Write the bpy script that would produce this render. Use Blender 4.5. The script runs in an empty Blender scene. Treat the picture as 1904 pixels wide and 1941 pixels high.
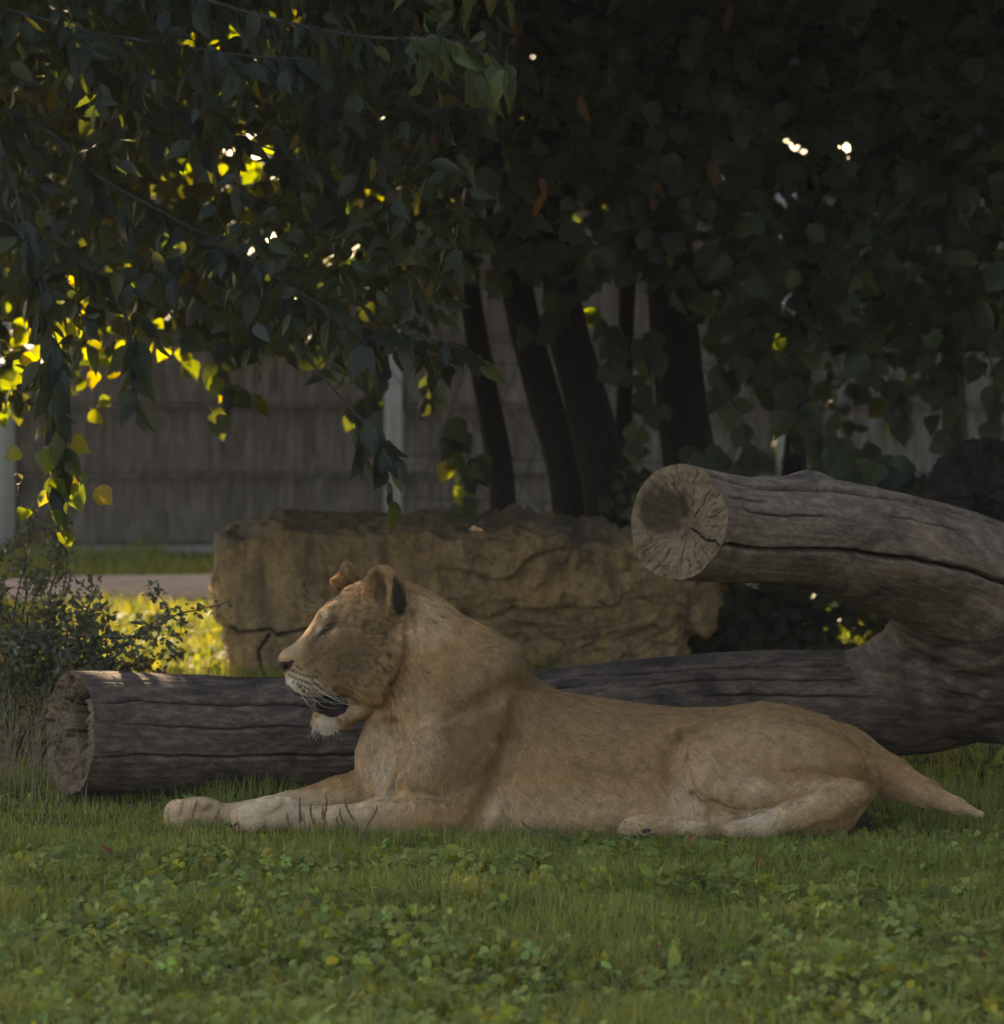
import bpy, math, random
import numpy as np
from mathutils import Vector, Matrix

random.seed(7)
RNG = np.random.default_rng(7)
sc = bpy.context.scene
COL = sc.collection

# ------------------------------------------------------------------ camera, world, sun, exposure
FPX, CU, CV = 8100.0, 952.0, 970.5          # focal length and centre, in units of a 1904 px wide frame
CAMH, CAMD = 1.37, 12.0
PITCH = math.atan(323.5 / FPX)
cam_d = bpy.data.cameras.new('camera')
cam_d.sensor_fit = 'HORIZONTAL'
cam_d.sensor_width = 36.0
cam_d.lens = 36.0 * FPX / 1904.0
cam_d.clip_start, cam_d.clip_end = 0.5, 2000
cam_d.dof.use_dof = True
cam_d.dof.focus_distance = 11.85
cam_d.dof.aperture_fstop = 5.2
cam = bpy.data.objects.new('camera', cam_d)
COL.objects.link(cam)
cam.location = (0, -CAMD, CAMH)
cam.rotation_euler = (math.radians(90) - PITCH, 0, 0)
sc.camera = cam

SUN_EL, SUN_AZ = math.radians(35), math.radians(-24)       # azimuth from +Y towards +X
SUN = np.array([math.sin(SUN_AZ) * math.cos(SUN_EL), math.cos(SUN_AZ) * math.cos(SUN_EL), math.sin(SUN_EL)])
world = bpy.data.worlds.new('World')
sc.world = world
world.use_nodes = True
wn = world.node_tree.nodes
sky = wn.new('ShaderNodeTexSky')
sky.sky_type = 'NISHITA'
sky.sun_disc = False
sky.sun_elevation = SUN_EL
sky.sun_rotation = SUN_AZ
sky.air_density, sky.dust_density, sky.ozone_density = 1.0, 2.5, 1.0
wn['Background'].inputs['Strength'].default_value = 0.145
world.node_tree.links.new(sky.outputs[0], wn['Background'].inputs['Color'])
sun_d = bpy.data.lights.new('sun', 'SUN')
sun_d.energy = 4.6
sun_d.angle = math.radians(0.53)
sun_d.color = (1.0, 0.86, 0.66)
sun = bpy.data.objects.new('sun', sun_d)
COL.objects.link(sun)
sun.rotation_euler = Vector(SUN).to_track_quat('Z', 'Y').to_euler()
sc.view_settings.view_transform = 'Standard'
sc.view_settings.look = 'None'
sc.view_settings.gamma = 1
sc.view_settings.use_curve_mapping = False
sc.view_settings.exposure = 1.85
sc.view_settings.use_white_balance = True
sc.view_settings.white_balance_temperature = 8300
sc.view_settings.white_balance_tint = 15
sc.render.engine = 'CYCLES'
cy = sc.cycles
cy.use_denoising = True
cy.denoising_prefilter = 'NONE'
cy.max_bounces, cy.diffuse_bounces, cy.glossy_bounces, cy.transmission_bounces, cy.transparent_max_bounces = 6, 4, 2, 4, 4
cy.sample_clamp_indirect = 4.0
cy.use_adaptive_sampling = True
cy.adaptive_threshold = 0.01
sc.render.use_persistent_data = False

# ------------------------------------------------------------------ helpers
_sp, _cp = math.sin(PITCH), math.cos(PITCH)
def P(u, v, y):
    """world point seen at frame position (u, v) and standing at world depth y"""
    u, v, y = np.asarray(u, float), np.asarray(v, float), np.asarray(y, float)
    a, b = (u - CU) / FPX, (CV - v) / FPX
    dy = _cp + b * _sp
    dz = -_sp + b * _cp
    t = (y + CAMD) / dy
    return np.stack(np.broadcast_arrays(a * t, y, CAMH + dz * t), -1)
def proj(p):
    p = np.asarray(p, float)
    x, y, z = p[..., 0], p[..., 1] + CAMD, p[..., 2] - CAMH
    f = y * _cp - z * _sp
    up = y * _sp + z * _cp
    return CU + FPX * x / f, CV - FPX * up / f
def ground_y(v):                      # depth of the ground seen at row v (flat ground)
    b = (CV - v) / FPX
    t = CAMH / (_sp - b * _cp)
    return t * (_cp + b * _sp) - CAMD

def hash3(ix, iy, iz, seed):
    h = (ix.astype(np.int64) * 374761393 + iy.astype(np.int64) * 668265263 + iz.astype(np.int64) * 2147483647 + seed * 1274126177) & 0xFFFFFFFF
    h = ((h ^ (h >> 13)) * 1274126177) & 0xFFFFFFFF
    h = ((h ^ (h >> 16)) * 2246822519) & 0xFFFFFFFF
    return ((h ^ (h >> 15)) & 0xFFFFFF) / float(0xFFFFFF)
def vnoise(p, seed=0):
    p = np.asarray(p, float)
    i = np.floor(p)
    f = p - i
    f = f * f * f * (f * (f * 6 - 15) + 10)
    i = i.astype(np.int64)
    r = 0
    for dx in (0, 1):
        wx = f[..., 0] if dx else 1 - f[..., 0]
        for dy in (0, 1):
            wy = f[..., 1] if dy else 1 - f[..., 1]
            for dz in (0, 1):
                wz = f[..., 2] if dz else 1 - f[..., 2]
                r = r + wx * wy * wz * hash3(i[..., 0] + dx, i[..., 1] + dy, i[..., 2] + dz, seed)
    return r * 2 - 1
def fbm(p, oct=4, seed=0, gain=0.5):
    r, a, p = 0, 1.0, np.asarray(p, float)
    for o in range(oct):
        r = r + a * vnoise(p, seed + o * 17)
        p = p * 2.03 + 5.7
        a *= gain
    return r
def worley(p, seed=0):
    """distance to nearest and second nearest jittered cell point"""
    p = np.asarray(p, float)
    i = np.floor(p).astype(np.int64)
    d1 = np.full(p.shape[:-1], 9.0)
    d2 = np.full(p.shape[:-1], 9.0)
    idv = np.zeros(p.shape[:-1]); vec = np.zeros(p.shape)
    for dx in (-1, 0, 1):
        for dy in (-1, 0, 1):
            for dz in (-1, 0, 1):
                cx, cy_, cz = i[..., 0] + dx, i[..., 1] + dy, i[..., 2] + dz
                q = np.stack([cx + hash3(cx, cy_, cz, seed), cy_ + hash3(cx, cy_, cz, seed + 1), cz + hash3(cx, cy_, cz, seed + 2)], -1)
                d = np.linalg.norm(q - p, axis=-1)
                n1 = d < d1
                d2 = np.where(n1, d1, np.minimum(d2, d))
                idv = np.where(n1, hash3(cx, cy_, cz, seed + 3), idv)
                vec = np.where(n1[..., None], p - q, vec)
                d1 = np.where(n1, d, d1)
    worley.vec = vec
    return d1, d2, idv

def mesh_np(name, V, F, mat=None, col=None, attrs=None, smooth=True):
    """V (n,3); F a (m,k) index array or a list of such arrays"""
    me = bpy.data.meshes.new(name)
    Fs = F if isinstance(F, list) else [F]
    Fs = [np.asarray(f, np.int32) for f in Fs if len(f)]
    loops = np.concatenate([f.ravel() for f in Fs])
    tot = np.concatenate([np.full(len(f), f.shape[1], np.int32) for f in Fs])
    start = np.concatenate([[0], np.cumsum(tot)[:-1]]).astype(np.int32)
    me.vertices.add(len(V))
    me.vertices.foreach_set('co', np.asarray(V, np.float32).ravel())
    me.loops.add(len(loops))
    me.loops.foreach_set('vertex_index', loops.astype(np.int32))
    me.polygons.add(len(tot))
    me.polygons.foreach_set('loop_start', start)
    try:
        me.polygons.foreach_set('loop_total', tot)
    except Exception:
        pass
    me.update(calc_edges=True)
    if smooth:
        me.polygons.foreach_set('use_smooth', np.ones(len(tot), bool))
    if col is not None:
        a = me.attributes.new('col', 'FLOAT_COLOR', 'POINT')
        c = np.ones((len(V), 4), np.float32)
        c[:, :3] = col
        a.data.foreach_set('color', c.ravel())
    for k, val in (attrs or {}).items():
        val = np.asarray(val, np.float32)
        if val.ndim == 2:
            a = me.attributes.new(k, 'FLOAT_VECTOR', 'POINT')
            a.data.foreach_set('vector', val.ravel())
        else:
            a = me.attributes.new(k, 'FLOAT', 'POINT')
            a.data.foreach_set('value', val)
    if mat:
        me.materials.append(mat)
    return me
def obj(name, me, parent=None, loc=None):
    o = bpy.data.objects.new(name, me)
    COL.objects.link(o)
    if loc is not None:
        o.location = loc
    if parent is not None:
        o.parent = parent
    return o
def tag(o, label=None, cat=None, group=None, kind=None):
    if label: o['label'] = label
    if cat: o['category'] = cat
    if group: o['group'] = group
    if kind: o['kind'] = kind
    return o
def empty(name, label, cat, group=None):
    o = bpy.data.objects.new(name, None)
    COL.objects.link(o)
    return tag(o, label, cat, group)

def catmull(pts, n):
    pts = np.asarray(pts, float)
    ext = np.vstack([2 * pts[0] - pts[1], pts, 2 * pts[-1] - pts[-2]])
    seg = np.linalg.norm(np.diff(pts[:, :3], axis=0), axis=1)
    cum = np.concatenate([[0], np.cumsum(seg)])
    s = np.linspace(0, cum[-1], n)
    k = np.clip(np.searchsorted(cum, s, side='right') - 1, 0, len(seg) - 1)
    t = ((s - cum[k]) / np.maximum(seg[k], 1e-9))[:, None]
    p0, p1, p2, p3 = ext[k], ext[k + 1], ext[k + 2], ext[k + 3]
    return 0.5 * (2 * p1 + (p2 - p0) * t + (2 * p0 - 5 * p1 + 4 * p2 - p3) * t ** 2 + (3 * p1 - p0 - 3 * p2 + p3) * t ** 3), s
def norm(a):
    return a / np.maximum(np.linalg.norm(a, axis=-1, keepdims=True), 1e-9)

def tube_simple(pts, radii, nS, nT, cap=True):
    """swept tube -> V, [quads, tris]; pts (n,3), radii (n,)"""
    c, s = catmull(np.column_stack([pts, radii]), nS)
    p, r = c[:, :3], c[:, 3]
    t = norm(np.gradient(p, axis=0))
    ref = np.array([0.13, -1, 0.21]) if abs(t[:, 1]).mean() < 0.8 else np.array([0.1, 0.2, 1.0])
    b = norm(np.cross(t, ref))
    n = np.cross(b, t)
    th = np.linspace(0, 2 * np.pi, nT, endpoint=False)
    V = p[:, None] + r[:, None, None] * (np.cos(th)[None, :, None] * n[:, None] + np.sin(th)[None, :, None] * b[:, None])
    i, j = np.meshgrid(np.arange(nS - 1), np.arange(nT), indexing='ij')
    q = np.stack([i * nT + j, i * nT + (j + 1) % nT, (i + 1) * nT + (j + 1) % nT, (i + 1) * nT + j], -1).reshape(-1, 4)
    V = V.reshape(-1, 3)
    Fs = [q]
    if cap:
        V = np.vstack([V, p[0], p[-1]])
        j = np.arange(nT)
        a = nS * nT
        Fs.append(np.concatenate([np.stack([(j + 1) % nT, j, np.full(nT, a)], -1),
                                  np.stack([(nS - 1) * nT + j, (nS - 1) * nT + (j + 1) % nT, np.full(nT, a + 1)], -1)]))
    return V, Fs
def join(parts):
    """list of (V, [F...], col or None) -> V, Fs, col"""
    Vs, q, t, cs, o = [], [], [], [], 0
    for V, Fs, c in parts:
        Vs.append(V)
        for f in Fs:
            (q if f.shape[1] == 4 else t).append(f + o)
        cs.append(np.broadcast_to(np.asarray(c if c is not None else (1, 1, 1), float), (len(V), 3)))
        o += len(V)
    Fs = ([np.concatenate(q)] if q else []) + ([np.concatenate(t)] if t else [])
    return np.concatenate(Vs), Fs, np.concatenate(cs)

def surface_nets(F, iso=0.0):
    """naive surface nets; returns vertex positions in index units and quads"""
    s = F < iso
    nx, ny, nz = F.shape
    c = np.zeros((nx - 1, ny - 1, nz - 1), np.int8)
    for dx in (0, 1):
        for dy in (0, 1):
            for dz in (0, 1):
                c += s[dx:nx - 1 + dx, dy:ny - 1 + dy, dz:nz - 1 + dz]
    act = (c > 0) & (c < 8)
    idx = np.full(act.shape, -1, np.int32)
    cells = np.argwhere(act)
    idx[act] = np.arange(len(cells))
    acc = np.zeros((len(cells), 3))
    cnt = np.zeros(len(cells))
    corner = np.array([(x, y, z) for x in (0, 1) for y in (0, 1) for z in (0, 1)])
    val = np.stack([F[cells[:, 0] + a, cells[:, 1] + b, cells[:, 2] + d] for a, b, d in corner], 1).astype(float)
    for a in range(8):
        for b in range(a + 1, 8):
            if np.abs(corner[a] - corner[b]).sum() != 1:
                continue
            va, vb = val[:, a], val[:, b]
            m = (va < iso) != (vb < iso)
            t = np.where(m, (iso - va) / np.where(np.abs(vb - va) < 1e-9, 1, vb - va), 0)
            acc += np.where(m[:, None], corner[a] + t[:, None] * (corner[b] - corner[a]), 0)
            cnt += m
    V = cells + acc / cnt[:, None]
    quads = []
    for ax in range(3):
        o1, o2 = (ax + 1) % 3, (ax + 2) % 3
        lo = [slice(None)] * 3; hi = [slice(None)] * 3
        lo[ax] = slice(0, -1); hi[ax] = slice(1, None)
        for k in (o1, o2):
            lo[k] = slice(1, -1); hi[k] = slice(1, -1)
        a, b = s[tuple(lo)], s[tuple(hi)]
        e = np.argwhere(a != b)
        if not len(e):
            continue
        flip = a[e[:, 0], e[:, 1], e[:, 2]]
        e = e.copy()
        e[:, o1] += 1; e[:, o2] += 1
        def cell(d1, d2):
            q = e.copy()
            q[:, o1] -= d1; q[:, o2] -= d2
            return idx[q[:, 0], q[:, 1], q[:, 2]]
        q = np.stack([cell(1, 1), cell(0, 1), cell(0, 0), cell(1, 0)], 1)
        q[~flip] = q[~flip][:, ::-1]
        quads.append(q)
    return V, np.concatenate(quads)
def smooth_mesh(V, Q, it, lam=0.5):
    n = len(V)
    e = np.concatenate([Q[:, [0, 1]], Q[:, [1, 2]], Q[:, [2, 3]], Q[:, [3, 0]]])
    deg = np.bincount(e.ravel(), minlength=n)[:, None]
    for k in range(it):
        l = lam if k % 2 == 0 else -lam * 1.02
        a = np.stack([np.bincount(e[:, 0], V[e[:, 1], d], n) + np.bincount(e[:, 1], V[e[:, 0], d], n) for d in range(3)], 1) / np.maximum(deg, 1)
        V = V + l * (a - V)
    return V
def vnormals(V, Q):
    fn = np.cross(V[Q[:, 2]] - V[Q[:, 0]], V[Q[:, 3]] - V[Q[:, 1]])
    N = np.zeros_like(V)
    for k in range(4):
        for d in range(3):
            N[:, d] += np.bincount(Q[:, k], fn[:, d], len(V))
    return norm(N)
def poly_sd(poly, U, W):
    """signed distance (negative inside) of points to a closed polygon"""
    poly = np.asarray(poly, float)
    d = np.full(U.shape, 1e9)
    ins = np.zeros(U.shape, bool)
    for a, b in zip(poly, np.roll(poly, -1, 0)):
        e = b - a
        t = np.clip(((U - a[0]) * e[0] + (W - a[1]) * e[1]) / max(e @ e, 1e-9), 0, 1)
        d = np.minimum(d, (U - a[0] - t * e[0]) ** 2 + (W - a[1] - t * e[1]) ** 2)
        c = ((a[1] > W) != (b[1] > W))
        with np.errstate(divide='ignore', invalid='ignore'):
            xi = (b[0] - a[0]) * (W - a[1]) / (b[1] - a[1] if b[1] != a[1] else 1e-9) + a[0]
        ins ^= c & (U < xi)
    return np.sqrt(d) * np.where(ins, -1, 1)
def inpoly(poly, u, v):
    return poly_sd(poly, np.asarray(u, float), np.asarray(v, float)) < 0

# ------------------------------------------------------------------ materials
def new_mat(name):
    m = bpy.data.materials.new(name)
    m.use_nodes = True
    nt = m.node_tree
    b = nt.nodes['Principled BSDF']
    return m, nt, b
def N(nt, typ, **kw):
    n = nt.nodes.new(typ)
    for k, v in kw.items():
        if k in n.inputs:
            n.inputs[k].default_value = v
        else:
            setattr(n, k, v)
    return n
def ramp(nt, fac, stops):
    r = nt.nodes.new('ShaderNodeValToRGB')
    el = r.color_ramp.elements
    while len(el) < len(stops):
        el.new(0.5)
    for e, (p, c) in zip(el, stops):
        e.position = p
        e.color = (*c, 1) if len(c) == 3 else c
    nt.links.new(fac, r.inputs[0])
    return r.outputs[0]
def mix(nt, fac, a, b, mode='MIX'):
    m = nt.nodes.new('ShaderNodeMix')
    m.data_type = 'RGBA'
    m.blend_type = mode
    for s, val in ((0, fac), (6, a), (7, b)):
        if hasattr(val, 'is_output'):
            nt.links.new(val, m.inputs[s])
        else:
            m.inputs[s].default_value = (*val, 1) if isinstance(val, tuple) and len(val) == 3 else val
    return m.outputs[2]
def mapped(nt, src, scale, rot=(0, 0, 0)):
    m = nt.nodes.new('ShaderNodeMapping')
    m.inputs['Scale'].default_value = scale
    m.inputs['Rotation'].default_value = rot
    nt.links.new(src, m.inputs['Vector'])
    return m.outputs[0]
def noise(nt, vec, scale, detail=4, rough=0.55, dist=0.0):
    n = N(nt, 'ShaderNodeTexNoise', Scale=scale, Detail=detail, Roughness=rough, Distortion=dist)
    if vec is not None:
        nt.links.new(vec, n.inputs['Vector'])
    return n.outputs[0]
def attr(nt, name):
    return N(nt, 'ShaderNodeAttribute', attribute_name=name)
def bump(nt, b, height, dist, strength=1.0):
    n = N(nt, 'ShaderNodeBump', Strength=strength, Distance=dist)
    nt.links.new(height, n.inputs['Height'])
    nt.links.new(n.outputs[0], b.inputs['Normal'])

def leaf_material(name, base, trans, use_attr=True, rough=0.5, hue=0.5):
    m, nt, b = new_mat(name)
    out = nt.nodes['Material Output']
    if use_attr:
        c = attr(nt, 'col').outputs['Color']
    else:
        oi = N(nt, 'ShaderNodeObjectInfo')
        c = ramp(nt, oi.outputs['Random'], [(0, (0.7, 0.72, 0.78)), (0.5, (1, 1, 1)), (0.92, (1.25, 1.3, 0.95)), (1.0, (1.9, 1.25, 0.7))])
    geo = N(nt, 'ShaderNodeTexCoord').outputs['Object']
    vein = noise(nt, geo, 60 if use_attr else 9, 2)
    vv = ramp(nt, vein, [(0.3, (0.8, 0.8, 0.8)), (0.7, (1.15, 1.15, 1.15))])
    cb = mix(nt, 1.0, mix(nt, 1.0, c, base, 'MULTIPLY'), vv, 'MULTIPLY')
    ct = mix(nt, 1.0, c, trans, 'MULTIPLY')
    nt.links.new(cb, b.inputs['Base Color'])
    b.inputs['Roughness'].default_value = rough
    b.inputs['Specular IOR Level'].default_value = 0.2
    tr = N(nt, 'ShaderNodeBsdfTranslucent')
    nt.links.new(ct, tr.inputs['Color'])
    add = N(nt, 'ShaderNodeAddShader')
    nt.links.new(b.outputs[0], add.inputs[0])
    nt.links.new(tr.outputs[0], add.inputs[1])
    nt.links.new(add.outputs[0], out.inputs['Surface'])
    return m

M = {}
M['elm_leaf'] = leaf_material('elm_leaf', (0.0130, 0.0200, 0.0155), (0.052, 0.062, 0.006))
M['elm_leaf_single'] = leaf_material('elm_leaf_single', (0.0145, 0.0225, 0.0165), (0.052, 0.062, 0.006), False)
M['lime_leaf'] = leaf_material('lime_leaf', (0.0165, 0.0255, 0.0220), (0.052, 0.062, 0.006))
M['lime_leaf_single'] = leaf_material('lime_leaf_single', (0.0225, 0.0350, 0.0270), (0.052, 0.062, 0.006), False)
M['sunlit_leaf'] = leaf_material('sunlit_lime_leaf', (0.022, 0.030, 0.012), (0.185, 0.205, 0.006))  # brighter copy of the lime leaf, sunlight put into its colour
M['elm_tip_lit'] = leaf_material('elm_tip_lit_leaf', (0.042, 0.056, 0.026), (0.09, 0.10, 0.008), False)  # lighter elm leaf: light caught at the branch tip put into its colour
M['shrub_leaf'] = leaf_material('shrub_leaf', (0.05, 0.06, 0.04), (0.10, 0.09, 0.02))
M['grass'] = leaf_material('grass', (0.118, 0.134, 0.035), (0.12, 0.12, 0.012), True, 0.7)
M['clover'] = leaf_material('clover', (0.100, 0.119, 0.028), (0.115, 0.12, 0.008), True, 0.7)

def plain(name, c, rough=0.8, nscale=None, amt=0.3, bmp=0.0):
    m, nt, b = new_mat(name)
    b.inputs['Roughness'].default_value = rough
    b.inputs['Specular IOR Level'].default_value = 0.25
    if nscale:
        v = N(nt, 'ShaderNodeTexCoord').outputs['Object']
        n = noise(nt, v, nscale, 5)
        col = ramp(nt, n, [(0.25, tuple(x * (1 - amt) for x in c)), (0.75, tuple(x * (1 + amt) for x in c))])
        nt.links.new(col, b.inputs['Base Color'])
        if bmp:
            bump(nt, b, n, bmp)
    else:
        b.inputs['Base Color'].default_value = (*c, 1)
    return m
M['twig'] = plain('twig_bark', (0.045, 0.040, 0.036), 0.8, 30, 0.3)
M['shrub_twig'] = plain('shrub_twig', (0.05, 0.038, 0.032), 0.85, 40, 0.3)
M['dry_stalk'] = plain('dry_stalk', (0.20, 0.16, 0.10), 0.8, 30, 0.3)
M['plantain'] = plain('plantain_spike', (0.16, 0.105, 0.062), 0.85, 300, 0.5)
M['bract'] = leaf_material('dry_bract', (0.16, 0.085, 0.045), (0.10, 0.045, 0.015), False)
M['nut'] = plain('lime_nut', (0.16, 0.15, 0.12), 0.7)
M['fallen'] = plain('fallen_leaf', (0.19, 0.062, 0.03), 0.7, 60, 0.35)
M['post'] = plain('post_concrete', (0.46, 0.47, 0.48), 0.85, 12, 0.12)
M['plinth'] = plain('plinth_concrete', (0.30, 0.29, 0.28), 0.9, 9, 0.15)
M['wire'] = plain('wire', (0.035, 0.033, 0.033), 0.9)
M['rail'] = plain('galvanised_rail', (0.26, 0.27, 0.29), 0.6)

def wood_material(name, dark, mid, pale, brown, gscale=1.0):
    m, nt, b = new_mat(name)
    w = attr(nt, 'wuv').outputs['Vector']         # (metres along the log, metres round it, end flag)
    g1 = noise(nt, mapped(nt, w, (4, 75, 1)), 1.0 * gscale, 6, 0.7, 1.2)
    g2 = noise(nt, mapped(nt, w, (1.3, 9, 1)), 1.0, 5, 0.6, 1.0)
    g3 = noise(nt, mapped(nt, w, (14, 40, 1)), 1.0, 6, 0.7, 0.4)
    c = ramp(nt, g1, [(0.25, dark), (0.42, mid), (0.62, mid), (0.8, pale)])
    c2 = ramp(nt, g2, [(0.3, tuple(x * 0.62 for x in mid)), (0.5, mid), (0.68, brown)])
    c = mix(nt, 0.62, c, c2)
    patch = ramp(nt, g3, [(0.45, (0, 0, 0)), (0.62, (1, 1, 1))])
    c = mix(nt, mix(nt, 1.0, patch, (0.55, 0.55, 0.55), 'MULTIPLY'), c, pale)
    stain = ramp(nt, noise(nt, mapped(nt, w, (3.0, 6, 1)), 1.0, 6, 0.65, 0.8), [(0.36, (1.3, 1.25, 1.2)), (0.5, (1, 1, 1)), (0.64, (0.40, 0.38, 0.40))])
    c = mix(nt, 1.0, c, stain, 'MULTIPLY')
    ck = attr(nt, 'crack').outputs['Fac']         # inside of a split: darkened
    c = mix(nt, ck, c, (0.014, 0.010, 0.009))
    nt.links.new(c, b.inputs['Base Color'])
    b.inputs['Roughness'].default_value = 0.82
    b.inputs['Specular IOR Level'].default_value = 0.3
    h = nt.nodes.new('ShaderNodeMath'); h.operation = 'ADD'
    nt.links.new(g1, h.inputs[0]); nt.links.new(g3, h.inputs[1])
    bump(nt, b, h.outputs[0], 0.004, 0.6)
    return m
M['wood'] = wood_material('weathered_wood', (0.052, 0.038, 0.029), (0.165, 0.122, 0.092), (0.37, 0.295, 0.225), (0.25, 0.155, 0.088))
M['wood_shaded'] = wood_material('weathered_wood_shaded', (0.022, 0.015, 0.012), (0.070, 0.050, 0.038), (0.21, 0.16, 0.12), (0.11, 0.066, 0.038))  # same wood for the lower limb, its shade put into the colour

def cut_material(name, pale, mid, dark, rot):
    m, nt, b = new_mat(name)
    w = attr(nt, 'wuv').outputs['Vector']         # (radius share, angle, rot flag)
    sx = N(nt, 'ShaderNodeSeparateXYZ')
    nt.links.new(w, sx.inputs[0])
    po = attr(nt, 'pos').outputs['Vector']
    rays = noise(nt, mapped(nt, w, (0.6, 13, 0)), 1.0, 5, 0.7, 0.25)
    rings = noise(nt, mapped(nt, w, (55, 0.6, 0)), 1.0, 3, 0.6, 0.3)
    blot = noise(nt, po, 14, 5, 0.6)
    c = ramp(nt, rays, [(0.33, dark), (0.42, mid), (0.7, pale)])
    c = mix(nt, 0.30, c, ramp(nt, rings, [(0.3, dark), (0.65, pale)]))
    c = mix(nt, 1.0, c, ramp(nt, blot, [(0.32, (0.45, 0.42, 0.38)), (0.55, (1, 1, 1))]), 'MULTIPLY')
    c = mix(nt, sx.outputs['Z'], c, rot)
    ck = attr(nt, 'crack').outputs['Fac']
    c = mix(nt, ck, c, (0.012, 0.010, 0.009))
    nt.links.new(c, b.inputs['Base Color'])
    b.inputs['Roughness'].default_value = 0.88
    b.inputs['Specular IOR Level'].default_value = 0.2
    h = nt.nodes.new('ShaderNodeMath'); h.operation = 'ADD'
    nt.links.new(rays, h.inputs[0]); nt.links.new(blot, h.inputs[1])
    bump(nt, b, h.outputs[0], 0.004, 0.7)
    return m
M['cut'] = cut_material('sawn_end', (0.25, 0.178, 0.108), (0.165, 0.112, 0.068), (0.040, 0.028, 0.020), (0.052, 0.033, 0.019))
M['cut_dark'] = cut_material('rotten_end', (0.24, 0.17, 0.105), (0.14, 0.095, 0.06), (0.04, 0.028, 0.02), (0.045, 0.028, 0.018))
M['cut_shaded'] = cut_material('shaded_end', (0.05, 0.038, 0.03), (0.028, 0.022, 0.018), (0.010, 0.008, 0.008), (0.012, 0.010, 0.009))  # sawn end with the shadow it lies in put into its colours

def bark_material(name, c0, c1):
    m, nt, b = new_mat(name)
    w = attr(nt, 'wuv').outputs['Vector']
    g = noise(nt, mapped(nt, w, (6, 45, 1)), 1.0, 5, 0.65, 0.5)
    nt.links.new(ramp(nt, g, [(0.3, c0), (0.7, c1)]), b.inputs['Base Color'])
    b.inputs['Roughness'].default_value = 0.9
    b.inputs['Specular IOR Level'].default_value = 0.15
    bump(nt, b, g, 0.02, 1.0)
    return m
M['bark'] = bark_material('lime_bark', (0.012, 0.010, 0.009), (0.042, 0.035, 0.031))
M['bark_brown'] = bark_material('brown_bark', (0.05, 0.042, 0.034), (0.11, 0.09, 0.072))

def stone_material():
    m, nt, b = new_mat('boulder_stone')
    v = N(nt, 'ShaderNodeTexCoord').outputs['Object']
    n1 = noise(nt, mapped(nt, v, (1.4, 1.4, 1.0)), 2.6, 6, 0.65, 0.8)
    n2 = noise(nt, mapped(nt, v, (5, 5, 1.2)), 3.0, 6, 0.65, 0.5)
    n3 = noise(nt, v, 55, 6, 0.7)
    c = ramp(nt, n1, [(0.30, (0.22, 0.145, 0.085)), (0.46, (0.44, 0.275, 0.125)), (0.60, (0.46, 0.31, 0.165)), (0.75, (0.40, 0.30, 0.21))])
    c = mix(nt, ramp(nt, n2, [(0.42, (0, 0, 0)), (0.62, (0.75, 0.75, 0.75))]), c, (0.15, 0.112, 0.078))
    c = mix(nt, 1.0, c, ramp(nt, n3, [(0.3, (0.65, 0.65, 0.65)), (0.7, (1.3, 1.28, 1.22))]), 'MULTIPLY')
    a = attr(nt, 'lichen')
    c = mix(nt, a.outputs['Fac'], c, mix(nt, n2, (0.10, 0.080, 0.055), (0.28, 0.215, 0.145)))
    ck = attr(nt, 'crack').outputs['Fac']
    c = mix(nt, ck, c, (0.016, 0.015, 0.011))
    nt.links.new(c, b.inputs['Base Color'])
    b.inputs['Roughness'].default_value = 0.9
    b.inputs['Specular IOR Level'].default_value = 0.25
    bump(nt, b, n3, 0.012, 0.9)
    return m
M['stone'] = stone_material()

def ground_material():
    m, nt, b = new_mat('soil')
    v = N(nt, 'ShaderNodeTexCoord').outputs['Object']
    n = noise(nt, v, 3.0, 6, 0.6)
    n2 = noise(nt, v, 40, 5, 0.7)
    c = ramp(nt, n, [(0.35, (0.060, 0.055, 0.030)), (0.65, (0.070, 0.080, 0.028))])
    c = mix(nt, 1.0, c, ramp(nt, n2, [(0.3, (0.6, 0.6, 0.6)), (0.7, (1.3, 1.3, 1.2))]), 'MULTIPLY')
    nt.links.new(c, b.inputs['Base Color'])
    b.inputs['Roughness'].default_value = 0.95
    b.inputs['Specular IOR Level'].default_value = 0.1
    bump(nt, b, n2, 0.02)
    return m
M['soil'] = ground_material()
M['path'] = plain('pale_path', (0.42, 0.34, 0.28), 0.95, 6, 0.2, 0.01)
def slab_material():
    m, nt, b = new_mat('fence_slab')
    v = N(nt, 'ShaderNodeTexCoord').outputs['Object']
    oi = N(nt, 'ShaderNodeObjectInfo')
    n = noise(nt, mapped(nt, v, (30, 10, 3)), 1.0, 5, 0.6, 0.4)
    c = ramp(nt, n, [(0.3, (0.125, 0.108, 0.103)), (0.55, (0.225, 0.195, 0.183)), (0.75, (0.32, 0.275, 0.255))])
    c = mix(nt, 1.0, c, ramp(nt, oi.outputs['Random'], [(0, (0.96, 0.97, 0.98)), (1, (1.03, 1.02, 1.01))]), 'MULTIPLY')
    nt.links.new(c, b.inputs['Base Color'])
    b.inputs['Roughness'].default_value = 0.95
    b.inputs['Specular IOR Level'].default_value = 0.1
    bump(nt, b, n, 0.03)
    return m
M['slab'] = slab_material()
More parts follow.
